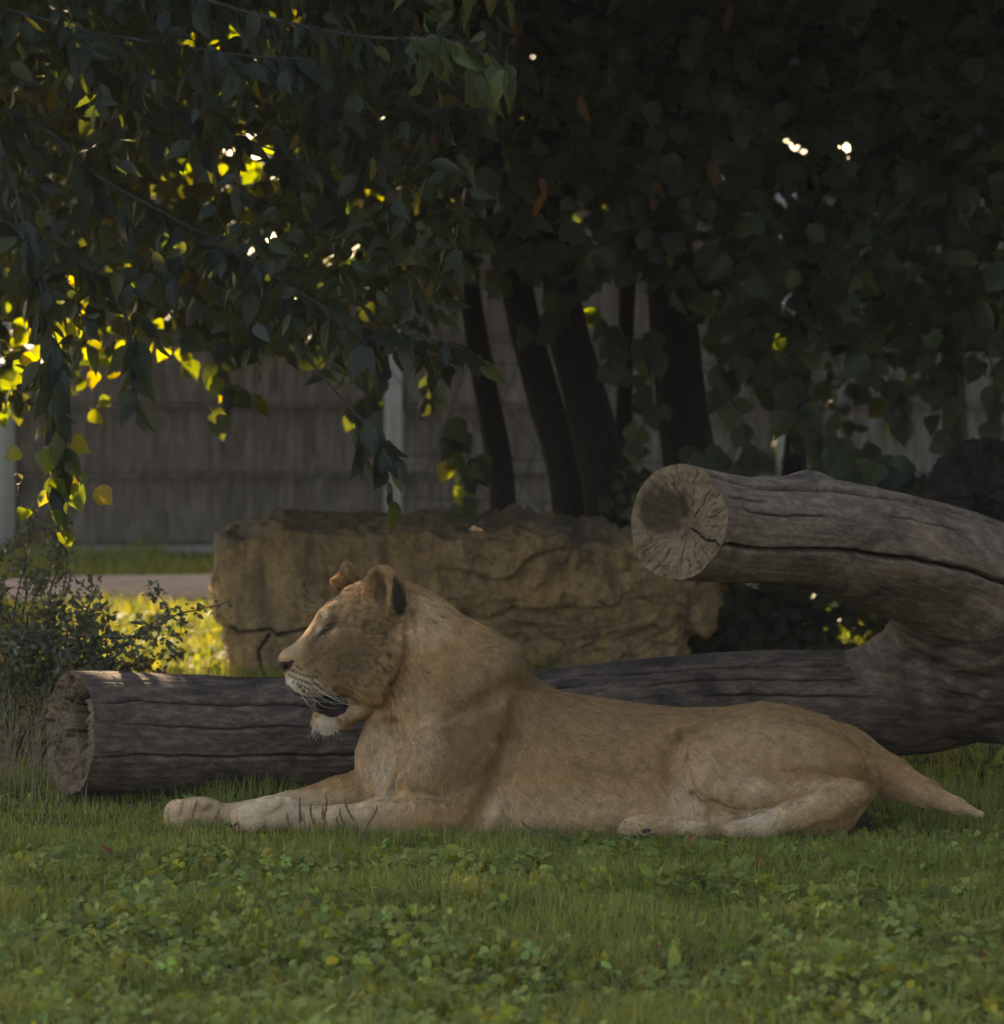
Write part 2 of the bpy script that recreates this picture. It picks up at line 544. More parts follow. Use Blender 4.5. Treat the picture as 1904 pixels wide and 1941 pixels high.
def col_material(name, rough=0.7, spec=0.25, mult=1.0):
    m, nt, b = new_mat(name)
    c = attr(nt, 'col').outputs['Color']
    v = N(nt, 'ShaderNodeTexCoord').outputs['Object']
    n = noise(nt, v, 210, 5, 0.7)
    c = mix(nt, 1.0, c, ramp(nt, n, [(0.3, (0.78 * mult,) * 3), (0.7, (1.12 * mult,) * 3)]), 'MULTIPLY')
    nt.links.new(c, b.inputs['Base Color'])
    b.inputs['Roughness'].default_value = rough
    b.inputs['Specular IOR Level'].default_value = spec
    return m
M['skin'] = col_material('lioness_skin', 0.75, 0.2, 0.9)
M['whisker'] = plain('whisker', (0.62, 0.56, 0.44), 0.4)
M['nose'] = plain('nose_leather', (0.022, 0.017, 0.017), 0.42, 260, 0.4, 0.003)
M['eye'] = plain('eye_ball', (0.06, 0.04, 0.012), 0.12)
M['pad'] = plain('paw_pad', (0.035, 0.027, 0.025), 0.8)
def fur_material():
    m, nt, b = new_mat('lioness_fur')
    c = attr(nt, 'col').outputs['Color']
    nt.links.new(c, b.inputs['Base Color'])
    b.inputs['Roughness'].default_value = 0.55
    b.inputs['Specular IOR Level'].default_value = 0.25
    out = nt.nodes['Material Output']
    tr = N(nt, 'ShaderNodeBsdfTranslucent')
    nt.links.new(mix(nt, 1.0, c, (0.9, 0.72, 0.42), 'MULTIPLY'), tr.inputs['Color'])
    mx = N(nt, 'ShaderNodeMixShader')
    mx.inputs[0].default_value = 0.30
    nt.links.new(b.outputs[0], mx.inputs[1]); nt.links.new(tr.outputs[0], mx.inputs[2])
    nt.links.new(mx.outputs[0], out.inputs['Surface'])
    return m
M['fur'] = fur_material()

def curves_obj(name, pts, rad, cols, mat, parent):
    """pts (n,k,3), rad (n,k), cols (n,3): hair curves"""
    n, k = pts.shape[:2]
    hc = bpy.data.hair_curves.new(name)
    hc.add_curves([k] * n)
    hc.points.foreach_set('position', pts.astype(np.float32).ravel())
    ra = hc.attributes.get('radius') or hc.attributes.new('radius', 'FLOAT', 'POINT')
    ra.data.foreach_set('value', rad.astype(np.float32).ravel())
    ca = hc.attributes.new('col', 'FLOAT_COLOR', 'CURVE')
    c = np.ones((n, 4), np.float32)
    c[:, :3] = cols
    ca.data.foreach_set('color', c.ravel())
    hc.materials.append(mat)
    return obj(name, hc, parent)

# ------------------------------------------------------------------ ground and path
def ground_h(x, y):
    q = np.stack([x * 0.9, y * 0.9, 0 * x], -1)
    return 0.02 * fbm(q, 3, 3) * np.clip((np.abs(x) + np.abs(y)) / 1.0, 0.2, 1)
gx = np.concatenate([[-110, -70, -35, -15], np.linspace(-7, 7, 90), [15, 35, 70, 110]])
gy = np.concatenate([[-60, -25, -12], np.linspace(-6, 17, 130), [25, 45, 75, 110]])
GX, GY = np.meshgrid(gx, gy, indexing='ij')
GZ = ground_h(GX, GY) * (np.abs(GX) < 12) * (np.abs(GY) < 20)
i, j = np.meshgrid(np.arange(len(gx) - 1), np.arange(len(gy) - 1), indexing='ij')
gn = len(gy)
Q = np.stack([i * gn + j, (i + 1) * gn + j, (i + 1) * gn + j + 1, i * gn + j + 1], -1).reshape(-1, 4)
g = obj('ground', mesh_np('ground', np.stack([GX, GY, GZ], -1).reshape(-1, 3), Q, M['soil']))
tag(g, 'dark soil under the grass and clover', 'ground', kind='structure')
px = np.linspace(-9, 9, 120)
py0, py1 = 10.15 + 0.12 * fbm(np.stack([px, 0 * px, 0 * px], -1), 3, 11), 12.15 + 0.06 * fbm(np.stack([px, 0 * px, 0 * px], -1), 3, 12)
t_ = np.linspace(0, 1, 12)
PX = np.repeat(px[:, None], 12, 1)
PY = py0[:, None] + t_[None] * (py1 - py0)[:, None]
PZ = ground_h(PX, PY) + 0.035 + 0.012 * fbm(np.stack([PX * 3, PY * 3, 0 * PX], -1), 2, 4)
PZ[:, 0] -= 0.06; PZ[:, -1] -= 0.06
i, j = np.meshgrid(np.arange(119), np.arange(11), indexing='ij')
Q = np.stack([i * 12 + j, (i + 1) * 12 + j, (i + 1) * 12 + j + 1, i * 12 + j + 1], -1).reshape(-1, 4)
p_ = obj('path', mesh_np('path', np.stack([PX, PY, PZ], -1).reshape(-1, 3), Q, M['path']))
tag(p_, 'pale sandy path running along the fence', 'path', kind='structure')

# ------------------------------------------------------------------ lioness
# built as a distance field in (u, v, w): frame position at the animal's depth, w = depth in the same unit (675 per metre, minus = camera side)
SC = 675.0
H = 3.0
U0, V0, W0 = 300.0, 1056.0, -240.0
NU, NV, NW = 528, 184, 158
gu = U0 + H * np.arange(NU); gv = V0 + H * np.arange(NV); gw = W0 + H * np.arange(NW)
LF = np.full((NU, NV, NW), 60.0, np.float32)

def box_slices(lo, hi, pad):
    r = []
    for g, a, b in ((gu, lo[0], hi[0]), (gv, lo[1], hi[1]), (gw, lo[2], hi[2])):
        i0 = max(0, int((a - pad - g[0]) / H)); i1 = min(len(g), int((b + pad - g[0]) / H) + 2)
        r.append(slice(i0, max(i1, i0 + 1)))
    return tuple(r)
def smin(a, b, k):
    h = np.clip(0.5 + 0.5 * (b - a) / k, 0, 1)
    return b * (1 - h) + a * h - k * h * (1 - h)
def coords(s):
    return (gu[s[0]][:, None, None], gv[s[1]][None, :, None], gw[s[2]][None, None, :])
def add_f(s, f, k):
    LF[s] = smin(LF[s], f.astype(np.float32), k)
def cut_f(s, f, k):
    LF[s] = -smin(-LF[s], f.astype(np.float32), k)
def ell_f(s, c, r, rot=0.0, tilt=0.0):
    u, v, w = coords(s)
    du, dv, dw = u - c[0], v - c[1], w - c[2]
    a = math.radians(rot)
    x = du * math.cos(a) + dv * math.sin(a)
    y = -du * math.sin(a) + dv * math.cos(a)
    if tilt:
        t = math.radians(tilt)
        x, dw = x * math.cos(t) + dw * math.sin(t), -x * math.sin(t) + dw * math.cos(t)
    k0 = np.sqrt((x / r[0]) ** 2 + (y / r[1]) ** 2 + (dw / r[2]) ** 2)
    k1 = np.sqrt((x / r[0] ** 2) ** 2 + (y / r[1] ** 2) ** 2 + (dw / r[2] ** 2) ** 2)
    return k0 * (k0 - 1) / np.maximum(k1, 1e-6)
def ell(c, r, k=20, rot=0.0, tilt=0.0, sub=False):
    m = max(r)
    s = box_slices([c[0] - m, c[1] - m, c[2] - m], [c[0] + m, c[1] + m, c[2] + m], k + 6)
    f = ell_f(s, c, r, rot, tilt)
    (cut_f if sub else add_f)(s, f, k)
def chain(pts, k=20, flat=1.0, sub=False, kin=14):
    """tapered capsules through (u, v, w, r); flat < 1 squeezes them sideways in w"""
    pts = np.asarray(pts, float)
    lo = (pts[:, :3] - pts[:, 3:]).min(0); hi = (pts[:, :3] + pts[:, 3:]).max(0)
    s = box_slices(lo, hi, k + 6)
    u, v, w = coords(s)
    f = None
    for a, b in zip(pts[:-1], pts[1:]):
        e = b[:3] - a[:3]
        pu, pv, pw = u - a[0], v - a[1], w - a[2]
        t = np.clip((pu * e[0] + pv * e[1] + pw * e[2]) / max(e @ e, 1e-9), 0, 1)
        d = np.sqrt((pu - t * e[0]) ** 2 + (pv - t * e[1]) ** 2 + ((pw - t * e[2]) / flat) ** 2) - (a[3] + t * (b[3] - a[3]))
        f = d if f is None else smin(f, d, kin)
    (cut_f if sub else add_f)(s, f, k)
def slab(poly, wm, T, R, k=20):
    """silhouette polygon blown up to half thickness T(u,v), rounded over R(u,v) from its outline, mid surface wm(u,v)"""
    poly = np.asarray(poly, float)
    lo, hi = poly.min(0), poly.max(0)
    s = box_slices([lo[0], lo[1], -190], [hi[0], hi[1], 190], k + 6)
    U, V = np.meshgrid(gu[s[0]], gv[s[1]], indexing='ij')
    D = poly_sd(poly, U, V)
    t, r, m = T(U, V), R(U, V), wm(U, V)
    a = np.where(D < 0, 1 - np.clip(-D / r, 0, 1), 1 + D / r)[..., None]
    w = gw[s[2]][None, None, :]
    f = (np.sqrt(a ** 2 + ((w - m[..., None]) / t[..., None]) ** 2) - 1) * np.minimum(t, r)[..., None]
    add_f(s, f, k)
def lerp(xs, ys):
    return lambda q: np.interp(q, xs, ys)

BODY = [(735, 1110), (753, 1101), (777, 1104), (815, 1121), (846, 1140), (879, 1167), (915, 1185), (948, 1202), (979, 1220), (996, 1247), (1006, 1274), (1030, 1295),
        (1064, 1312), (1133, 1322), (1236, 1337), (1306, 1343), (1373, 1341), (1407, 1336), (1441, 1330), (1483, 1335), (1525, 1345), (1567, 1358),
        (1592, 1376), (1621, 1394), (1652, 1428), (1655, 1470), (1640, 1530), (1610, 1580), (1600, 1660), (740, 1660), (716, 1560), (690, 1500),
        (673, 1455), (674, 1424), (689, 1383), (697, 1352), (700, 1300), (705, 1200), (715, 1130)]
tb = lerp([680, 720, 780, 860, 950, 1100, 1250, 1400, 1560, 1640], [44, 66, 92, 118, 136, 152, 158, 160, 132, 70])
def T_body(U, V):
    b = np.clip((U - 900) / 160, 0, 1)
    b = b * b * (3 - 2 * b)
    f = (1 - b) * np.interp(V, [1100, 1200, 1300, 1420, 1600], [0.62, 0.78, 0.88, 1.0, 1.1]) + b * np.interp(V, [1200, 1320, 1500, 1600], [0.8, 1.0, 1.04, 1.08])
    return tb(U) * f
rb_ = lerp([680, 760, 900, 1020, 1100, 1500, 1640], [52, 72, 96, 112, 150, 150, 90])
slab(BODY, lambda U, V: 0 * U, T_body, lambda U, V: rb_(U), 8)

for sgn in (-1, 1):
    ell((918, 1335, sgn * 92), (64, 130, 40), 24, rot=28)                 # shoulder blade
    ell((848, 1470, sgn * 112), (98, 104, 50), 22, rot=20)                 # upper arm
    ell((800, 1290, sgn * 72), (60, 95, 26), 36, rot=-20)                 # side of neck
    ell((1120, 1500, sgn * 110), (200, 78, 52), 40, rot=2)                # ribs and belly
    ell((1500, 1400, sgn * 84), (120, 56, 58), 34, rot=14)                # hip
    ell((1468, 1446, sgn * 136), (170, 80, 58), 7, rot=4)                # thigh
    ell((1345, 1454, sgn * 154), (60, 55, 42), 14, rot=25)                # knee
ell((1605, 1452, 0), (52, 74, 92), 26)                                    # rump
chain([(1630, 1440, 0, 44), (1690, 1474, -20, 37), (1756, 1504, -60, 24), (1815, 1527, -84, 12), (1858, 1543, -98, 5)], 16)   # tail
ell((1645, 1478, -62), (22, 40, 34), 10)                                  # buttock fold beside the tail
# near foreleg
chain([(905, 1548, -132, 50), (800, 1551, -138, 46), (715, 1552, -136, 36), (645, 1556, -134, 27), (575, 1555, -130, 27)], 16)
ell((908, 1540, -128), (40, 46, 34), 22)
ell((520, 1543, -128), (58, 34, 40), 12)
for i, w in enumerate((-165, -141, -117, -93)):
    ell((464 + (12, 0, 2, 14)[i], 1550, w), (27, 27, 13), 4, rot=-14)
    ell((500 + (8, 0, 0, 8)[i], 1528, w), (32, 15, 11), 6, rot=-24)
ell((547, 1526, -128), (24, 15, 26), 12)
# far foreleg
chain([(790, 1478, 76, 62), (712, 1492, 72, 44), (640, 1508, 64, 33), (545, 1534, 54, 30), (440, 1552, 46, 29)], 18)
ell((376, 1545, 42), (58, 34, 40), 12)
for i, w in enumerate((6, 30, 54, 78)):
    ell((338 + (10, 0, 0, 8)[i], 1547, w), (27, 32, 13), 4, rot=-10)
    ell((372, 1528, w), (30, 14, 11), 6, rot=-14)
# near hind leg: shank under the thigh, hock, foot
chain([(1340, 1488, -150, 42), (1440, 1506, -160, 34), (1540, 1502, -168, 27), (1610, 1496, -176, 19)], 8)
chain([(1622, 1504, -182, 22), (1572, 1519, -188, 33), (1514, 1540, -190, 28), (1460, 1562, -190, 23), (1412, 1574, -190, 20)], 6)
ell((1633, 1497, -180), (13, 15, 14), 7)
ell((1404, 1576, -190), (32, 20, 26), 6)
chain([(1420, 1566, -150, 18), (1330, 1572, -178, 16), (1262, 1568, -182, 19)], 7)
ell((1222, 1568, -182), (44, 24, 28), 8)
for i, w in enumerate((-203, -188, -172)):
    ell((1190, 1574, w), (18, 17, 9), 5)
# head, turned a little towards the camera (mid plane sheared in w)
HS = 0.20
def wm_(u): return HS * (u - 720.0)
HEAD = [(527.5, 1247), (531, 1240), (538, 1232), (549, 1225), (561, 1217), (573, 1204), (583, 1192), (594, 1175), (602, 1160), (616, 1145), (637, 1131), (659, 1115), (678, 1106), (700, 1100),
        (730, 1098), (760, 1104), (800, 1140), (812, 1200), (796, 1262), (766, 1312), (738, 1345), (700, 1350), (680, 1345), (664, 1336), (655, 1322),
        (595, 1325), (576, 1322), (557, 1313), (546, 1301), (543, 1286), (540, 1277), (531, 1263)]
th = lerp([526, 535, 548, 575, 605, 640, 690, 730, 800], [20, 27, 37, 43, 49, 68, 86, 92, 84])
rh = lerp([526, 545, 580, 620, 680, 800], [16, 24, 36, 50, 72, 80])
slab(HEAD, lambda U, V: wm_(U), lambda U, V: th(U) * np.interp(V, [1130, 1190, 1260, 1330], [0.82, 0.95, 1.0, 0.92]), lambda U, V: rh(U), 9)
for sgn in (-1, 1):
    ell((716, 1270, wm_(716) + sgn * 66), (56, 66, 34), 24, rot=10)        # cheek ruff
    ell((664, 1222, wm_(664) + sgn * 58), (44, 30, 22), 22, rot=-18)       # cheek bone
    ell((625, 1164, wm_(625) + sgn * 37), (24, 15, 17), 14, rot=-40)       # brow
    ell((573, 1290, wm_(573) + sgn * 24), (31, 29, 26), 12, rot=15)        # whisker pad
    ell((604, 1305, wm_(604) + sgn * 30), (34, 20, 20), 12, rot=12)
    ell((617, 1189, wm_(617) + sgn * 66), (18, 9, 19), 7, rot=-30, sub=True)    # eye socket
    ell((600, 1212, wm_(600) + sgn * 62), (26, 14, 16), 14, rot=-50, sub=True)  # hollow before the cheek
ell((628, 1339, wm_(628)), (33, 21, 26), 5)                                # inside of the mouth
chain([(700, 1338, wm_(700), 22), (655, 1362, wm_(655), 13), (620, 1369, wm_(620), 14), (606, 1362, wm_(606), 13)], 7, flat=1.9)
ell((608, 1352, wm_(608)), (12, 8, 22), 6)
ell((628, 1337, wm_(628) - 36), (30, 17, 34), 4, rot=8, sub=True)          # open corner of the lips
ell((628, 1337, wm_(628) + 36), (30, 17, 34), 4, rot=8, sub=True)
ell((548, 1262, wm_(548) - 21), (9, 6, 9), 4, rot=-35, sub=True)           # nostrils
ell((548, 1262, wm_(548) + 21), (9, 6, 9), 4, rot=-35, sub=True)
# ears
ell((729, 1126, -74), (41, 55, 24), 8, rot=-8, tilt=-18)
ell((712, 1119, -97), (25, 39, 25), 5, rot=-4, tilt=-10, sub=True)
ell((664, 1097, 58), (17, 29, 13), 10, rot=-14)
ell((650, 1106, 52), (18, 16, 12), 8)
def wsurf(u, v):
    """w of the camera side of the skin at (u, v)"""
    i = int(round((u - U0) / H)); j = int(round((v - V0) / H))
    c = np.argmax(LF[i, j] < 0)
    a, b = LF[i, j, c - 1], LF[i, j, c]
    return gw[c - 1] + H * float(a / (a - b)) if LF[i, j, c] < 0 else -60.0

# folds, pressed into the skin
def groove_(pts, depth, k=10):
    q = []
    for a, b, r in pts:
        q.append((a, b, wsurf(a, b) - r + depth, r))
    chain(q, k, sub=True)
groove_([(968, 1405, 14), (944, 1470, 22), (922, 1520, 24), (903, 1562, 24)], 16, 14)     # behind the upper arm
groove_([(1300, 1385, 10), (1278, 1430, 22), (1282, 1480, 26), (1306, 1515, 20)], 8, 16)  # flank before the thigh
groove_([(1316, 1505, 8), (1357, 1524, 10), (1407, 1538, 9), (1460, 1536, 8), (1505, 1516, 6), (1550, 1500, 4)], 13, 5)                        # under the thigh
for q in range(3):
    groove_([(1480 + q * 10, 1466 + q * 8, 5), (1540, 1464 + q * 9, 6), (1590, 1474 + q * 4, 4)], 2.6, 6)
groove_([(1655, 1502, 8), (1640, 1462, 13), (1622, 1420, 8)], 9, 10)                       # root of the tail
groove_([(745, 1514, 5), (790, 1503, 7), (838, 1512, 5)], 5, 8)                            # bend of the foreleg
groove_([(745, 1375, 14), (758, 1430, 20), (748, 1500, 14)], 16, 16)                       # chest beside the arm
groove_([(775, 1165, 8), (780, 1225, 12), (772, 1272, 14), (748, 1318, 14), (728, 1350, 10)], 14, 10)   # cheek to neck
groove_([(980, 1300, 12), (930, 1322, 20), (880, 1352, 14), (830, 1370, 8)], 7, 18)                        # hollow below the shoulder blade ridge
groove_([(992, 1310, 12), (985, 1350, 22), (970, 1400, 18)], 6, 18)                       # behind the shoulder blade
groove_([(1300, 1395, 12), (1340, 1376, 14), (1395, 1360, 12), (1440, 1352, 6)], 9, 12)                       # hip edge
for a, b in ((352, 378),):
    groove_([(a, 1518, 4), (a - 8, 1546, 5)], 5, 3); groove_([(b, 1514, 4), (b - 8, 1546, 5)], 5, 3)
# level underside
LF[:] = np.maximum(LF, (gv - 1598.0)[None, :, None].astype(np.float32))

LV, LQ = surface_nets(LF)
LV = LV * H + np.array([U0, V0, W0])
LV = smooth_mesh(LV, LQ, 4)
# colour of coat and skin
def blob(u, v, cu, cv, ru, rv, rot=0.0):
    a = math.radians(rot)
    x = (u - cu) * math.cos(a) + (v - cv) * math.sin(a)
    y = -(u - cu) * math.sin(a) + (v - cv) * math.cos(a)
    return np.clip(1.6 - 1.6 * ((x / ru) ** 2 + (y / rv) ** 2), 0, 1)
def near_line(u, v, pts, w):
    d = np.full(u.shape, 1e9)
    for a, b in zip(pts[:-1], pts[1:]):
        e = np.subtract(b, a)
        t = np.clip(((u - a[0]) * e[0] + (v - a[1]) * e[1]) / (e @ e), 0, 1)
        d = np.minimum(d, np.hypot(u - a[0] - t * e[0], v - a[1] - t * e[1]))
    return np.clip(1.5 - d / w, 0, 1)
TAN = np.array([0.385, 0.230, 0.104]); DUN = np.array([0.225, 0.136, 0.064]); CREAM = np.array([0.56, 0.40, 0.245]); WHITE = np.array([0.68, 0.59, 0.46])
GOLD = np.array([0.33, 0.20, 0.085]); BLACK = np.array([0.016, 0.012, 0.012])
SPOTS = []
for row, (a, b) in enumerate((((549, 1269), (600, 1284)), ((549, 1280), (602, 1298)), ((556, 1293), (600, 1308)), ((566, 1303), (596, 1315)))):
    n = (9, 10, 7, 4)[row]
    for q in range(n):
        t = q / (n - 1)
        SPOTS.append((a[0] + t * (b[0] - a[0]), a[1] + t * (b[1] - a[1]) + 3 * math.sin(3.1 * t)))
SPOTS += [(565, 1264), (571, 1268), (641, 1269)]
def coat(p):
    u, v, w = p[:, 0], p[:, 1], p[:, 2]
    c = np.broadcast_to(TAN, (len(u), 3)).copy()
    def put(col, m):
        c[:] = c * (1 - m[:, None]) + col * m[:, None]
    q = np.stack([u, v, w], -1)
    big = fbm(q / 60.0, 3, 5)
    put(DUN, np.clip(0.75 - (v - 1330) / 150, 0, 0.85) * np.clip((u - 960) / 60, 0, 1))                   # darker along the back
    put(DUN * 0.9, 0.72 * blob(u, v, 925, 1340, 115, 180, 20)); put(DUN * 0.95, 0.6 * blob(u, v, 860, 1450, 120, 100))  # darker shoulder and upper arm: fur tone plus shade painted into the coat
    put(DUN * 0.85, 0.5 * blob(u, v, 985, 1250, 45, 70, -20))
    put(CREAM, np.clip((v - 1478) / 75, 0, 0.8) * np.clip((u - 905 - (1560 - v) * 0.35) / 22, 0, 1))                           # pale belly
    put(CREAM, 0.85 * np.clip((v - 1490) / 30, 0, 1) * np.clip((830 - u) / 130, 0, 1))                      # forelegs
    put(CREAM, 0.6 * blob(u, v, 1380, 1485, 120, 48, 14)); put(CREAM, 0.6 * near_line(u, v, [(1610, 1500), (1560, 1520), (1500, 1545), (1410, 1572)], 22)); put(CREAM, 0.5 * near_line(u, v, [(1400, 1565), (1300, 1566), (1200, 1565)], 20))
    put(CREAM, 0.7 * blob(u, v, 715, 1440, 55, 90)); put(WHITE, 0.4 * blob(u, v, 728, 1478, 26, 52, -14))
    put(CREAM, 0.4 * blob(u, v, 800, 1180, 70, 60)); put(CREAM, 0.35 * blob(u, v, 790, 1400, 60, 110))
    put(WHITE, 0.4 * blob(u, v, 515, 1540, 75, 45)); put(WHITE, 0.6 * np.clip(1 - np.abs(u - 1440) / 60, 0, 1) * (v > 1530) * (w < -120))
    put(WHITE, 0.3 * blob(u, v, 1300, 1530, 40, 60))
    put(GOLD, 0.3 * blob(u, v, 1285, 1440, 26, 70)); put(GOLD, 0.35 * blob(u, v, 1600, 1480, 60, 40))
    put(DUN, 0.35 * blob(u, v, 1120, 1420, 190, 80)); put(CREAM, 0.30 * blob(u, v, 1440, 1440, 165, 85)); put(CREAM, 0.4 * blob(u, v, 1375, 1490, 100, 42, 18)); put(CREAM, 0.35 * blob(u, v, 1560, 1510, 90, 40))  # darker ribs, paler thigh: coat tone plus shading contrast painted in
    # face
    face = (u < 790) & (v < 1400)
    put(GOLD * 0.72, 0.65 * blob(u, v, 655, 1240, 120, 120)); put(DUN * 0.62, 0.65 * blob(u, v, 645, 1250, 75, 55, -10)); put(DUN * 0.7, 0.4 * blob(u, v, 690, 1190, 60, 50))
    put(DUN * 0.7, 0.6 * blob(u, v, 598, 1222, 16, 44, 40)); put(CREAM, 0.30 * blob(u, v, 560, 1226, 30, 12, -48))
    put(DUN * 0.8, 0.4 * near_line(u, v, [(600, 1162), (637, 1131), (678, 1105)], 9))
    put(CREAM, 0.7 * blob(u, v, 616, 1166, 7, 16, 10)); put(CREAM, 0.6 * near_line(u, v, [(611, 1207), (626, 1201), (639, 1190)], 2.4))
    put(CREAM, 0.6 * near_line(u, v, [(604, 1200), (608, 1180), (614, 1160)], 6))
    put(BLACK, 0.95 * np.clip(0.6 - poly_sd([(598, 1212), (606, 1198), (616, 1186), (627, 1180), (640, 1177), (635, 1187), (622, 1197), (608, 1206)], u, v) / 2.5, 0, 1)); put(BLACK * 2, 0.7 * near_line(u, v, [(634, 1171), (641, 1172)], 2))
    put(DUN * 0.45, 0.6 * near_line(u, v, [(588, 1226), (602, 1206)], 5))
    put(CREAM, 0.8 * blob(u, v, 568, 1296, 34, 26, 15)); put(WHITE, 0.65 * blob(u, v, 554, 1302, 16, 17)); put(CREAM, 0.5 * blob(u, v, 535, 1240, 10, 10))
    for a, b in SPOTS:
        put(BLACK * 1.5, 0.85 * np.clip(1.55 - np.hypot(u - a, v - b) / 2.9, 0, 1) * (w < wm_(u)))
    lip = near_line(u, v, [(545, 1300), (557, 1313), (576, 1322), (596, 1325), (610, 1322)], 2.6)
    put(BLACK * 2, 0.85 * lip)
    put(WHITE, 0.95 * blob(u, v, 616, 1377, 34, 24)); put(CREAM, 0.6 * blob(u, v, 668, 1350, 30, 16, -20))
    tongue = inpoly([(604, 1346), (620, 1341), (642, 1344), (650, 1350), (632, 1356), (612, 1352)], u, v)
    mouth = inpoly([(600, 1321), (625, 1318), (652, 1318), (662, 1335), (656, 1350), (640, 1359), (625, 1360), (606, 1352), (588, 1349), (596, 1338)], u, v)
    put(BLACK, 0.97 * mouth); put(np.array([0.055, 0.026, 0.024]), 0.8 * tongue)
    nose = inpoly([(527, 1252), (534, 1255), (545, 1254), (558, 1249), (556, 1260), (548, 1268), (541, 1277), (537, 1272), (530, 1262)], u, v)
    put(BLACK * 1.6, 0.97 * nose)
    put(DUN * 0.35, 0.7 * near_line(u, v, [(578, 1262), (586, 1256), (593, 1252)], 3)); put(BLACK * 3, 0.6 * blob(u, v, 695, 1299, 9, 4, -10))
    mott = np.clip(1.3 * fbm(q / 8.0, 3, 19), 0, 1) * np.clip((780 - u) / 40, 0, 1) * np.clip((1330 - v) / 20, 0, 1) * np.clip((u - 570) / 30, 0, 1)
    put(DUN * 0.40, 0.75 * mott)
    # ears
    dn = 3.5 * vnoise(q / 5.0, 91)
    back = np.clip(0.5 - (poly_sd([(744, 1090), (752, 1096), (764, 1118), (771, 1148), (764, 1166), (750, 1170), (743, 1140), (745, 1115)], u + dn, v + dn)) / 5, 0, 1) * (w < 40)
    put(BLACK * 2.2, 0.9 * back)
    put(GOLD, 0.85 * blob(u, v, 715, 1090, 32, 22)); put(GOLD * 0.28, 0.85 * blob(u, v, 722, 1128, 17, 34)); put(GOLD * 1.25, 0.8 * near_line(u, v, [(690, 1092), (700, 1078), (715, 1073), (730, 1078), (739, 1095), (738, 1130), (735, 1160)], 4.5))  # golden ear fur; sunlit rim and shaded cup are painted into the coat
    put(GOLD, 0.8 * blob(u, v, 662, 1092, 24, 24) * (w > 10))
    put(DUN, np.where(u < 790, 0.0, 0.25) * np.clip(big, 0, 1))
    # scars and pale flecks on the cheek
    for a, b, l in ((688, 1176, 4), (700, 1226, 3), (672, 1210, 3), (560 + 130, 1186, 3), (838, 1169, 5), (822, 1178, 6), (808, 1272, 6), (806, 1284, 5)):
        put(DUN * 0.4, 0.6 * blob(u, v, a, b, l + 2, 2.5, 25))
    n1 = fbm(q * np.array([1 / 14.0, 1 / 14.0, 1 / 14.0]), 3, 9)
    c *= (1 + 0.16 * n1 + 0.10 * big)[:, None]
    skip = mouth | nose
    return np.clip(c, 0.004, 0.85), skip
def to_world(p):
    return P(p[..., 0], p[..., 1], p[..., 2] / SC)
ccol, _sk = coat(LV)
lion = empty('lioness', 'tawny lioness lying on the grass in front of the log, head raised and turned left', 'lioness')
LW = to_world(LV)
body = obj('body', mesh_np('lioness_body', LW, LQ, M['skin'], ccol), lion)

# fur -------------------------------------------------
LN = vnormals(LW, LQ)
flow = np.array([  # u, v, du, dv
    (540, 1238, .6, -.8), (575, 1200, .6, -.8), (640, 1135, .8, -.5), (700, 1150, 1, .1), (655, 1190, 1, -.1), (650, 1260, 1, .25), (575, 1290, .9, .45), (700, 1310, .9, .6), (640, 1300, 1, .3),
    (615, 1378, -.1, 1), (660, 1355, .5, .9), (715, 1100, -.2, -1), (735, 1130, -.3, -1), (662, 1085, -.3, -1), (645, 1102, -1, -.2), (820, 1150, .9, .5), (800, 1260, .6, .8), (760, 1330, .2, 1), (710, 1380, .05, 1), (690, 1450, .2, 1), (735, 1470, 0, 1),
    (900, 1230, .8, .6), (930, 1330, .5, .85), (850, 1450, .1, 1), (900, 1540, -.2, 1), (700, 1552, -1, .1), (500, 1540, -1, .25), (600, 1510, -1, .3), (370, 1540, -1, .3), (720, 1490, -.6, .7),
    (1000, 1300, .6, .8), (1100, 1340, 1, .3), (1150, 1450, .85, .5), (1000, 1480, .6, .8), (1150, 1555, 1, .25), (1280, 1360, 1, .2), (1280, 1480, .5, .9), (1450, 1350, 1, .2), (1400, 1420, .7, .7), (1450, 1490, .9, .4),
    (1570, 1400, .9, .45), (1600, 1500, .7, .6), (1540, 1530, -.9, .5), (1400, 1568, -1, .15), (1220, 1560, -1, .2), (1690, 1470, .85, .5), (1800, 1520, .85, .5)], float)
def flow_at(u, v):
    d = np.zeros((len(u), 2)); s = np.zeros(len(u))
    for a, b, x, y in flow:
        wgt = 1.0 / ((u - a) ** 2 + (v - b) ** 2 + 150.0) ** 1.5
        d[:, 0] += wgt * x; d[:, 1] += wgt * y; s += wgt
    return d / s[:, None]
tri = np.concatenate([LQ[:, [0, 1, 2]], LQ[:, [0, 2, 3]]])
A = np.linalg.norm(np.cross(LW[tri[:, 1]] - LW[tri[:, 0]], LW[tri[:, 2]] - LW[tri[:, 0]]), axis=1)
cen = LV[tri].mean(1)
dens = np.where(cen[:, 2] < 60, 1.0, 0.35) * np.where(cen[:, 1] > 1588, 0.0, 1.0) * np.where((cen[:, 0] < 790) & (cen[:, 1] < 1400), 2.6, 1.0)
NF = 330000
pick = RNG.choice(len(tri), NF, p=A * dens / (A * dens).sum())
r1, r2 = np.sqrt(RNG.random(NF)), RNG.random(NF)
bc = np.stack([1 - r1, r1 * (1 - r2), r1 * r2], 1)[:, :, None]
ruv = (LV[tri[pick]] * bc).sum(1); rw = (LW[tri[pick]] * bc).sum(1); rn = norm((LN[tri[pick]] * bc).sum(1))
fc, skip = coat(ruv)
keep = ~skip
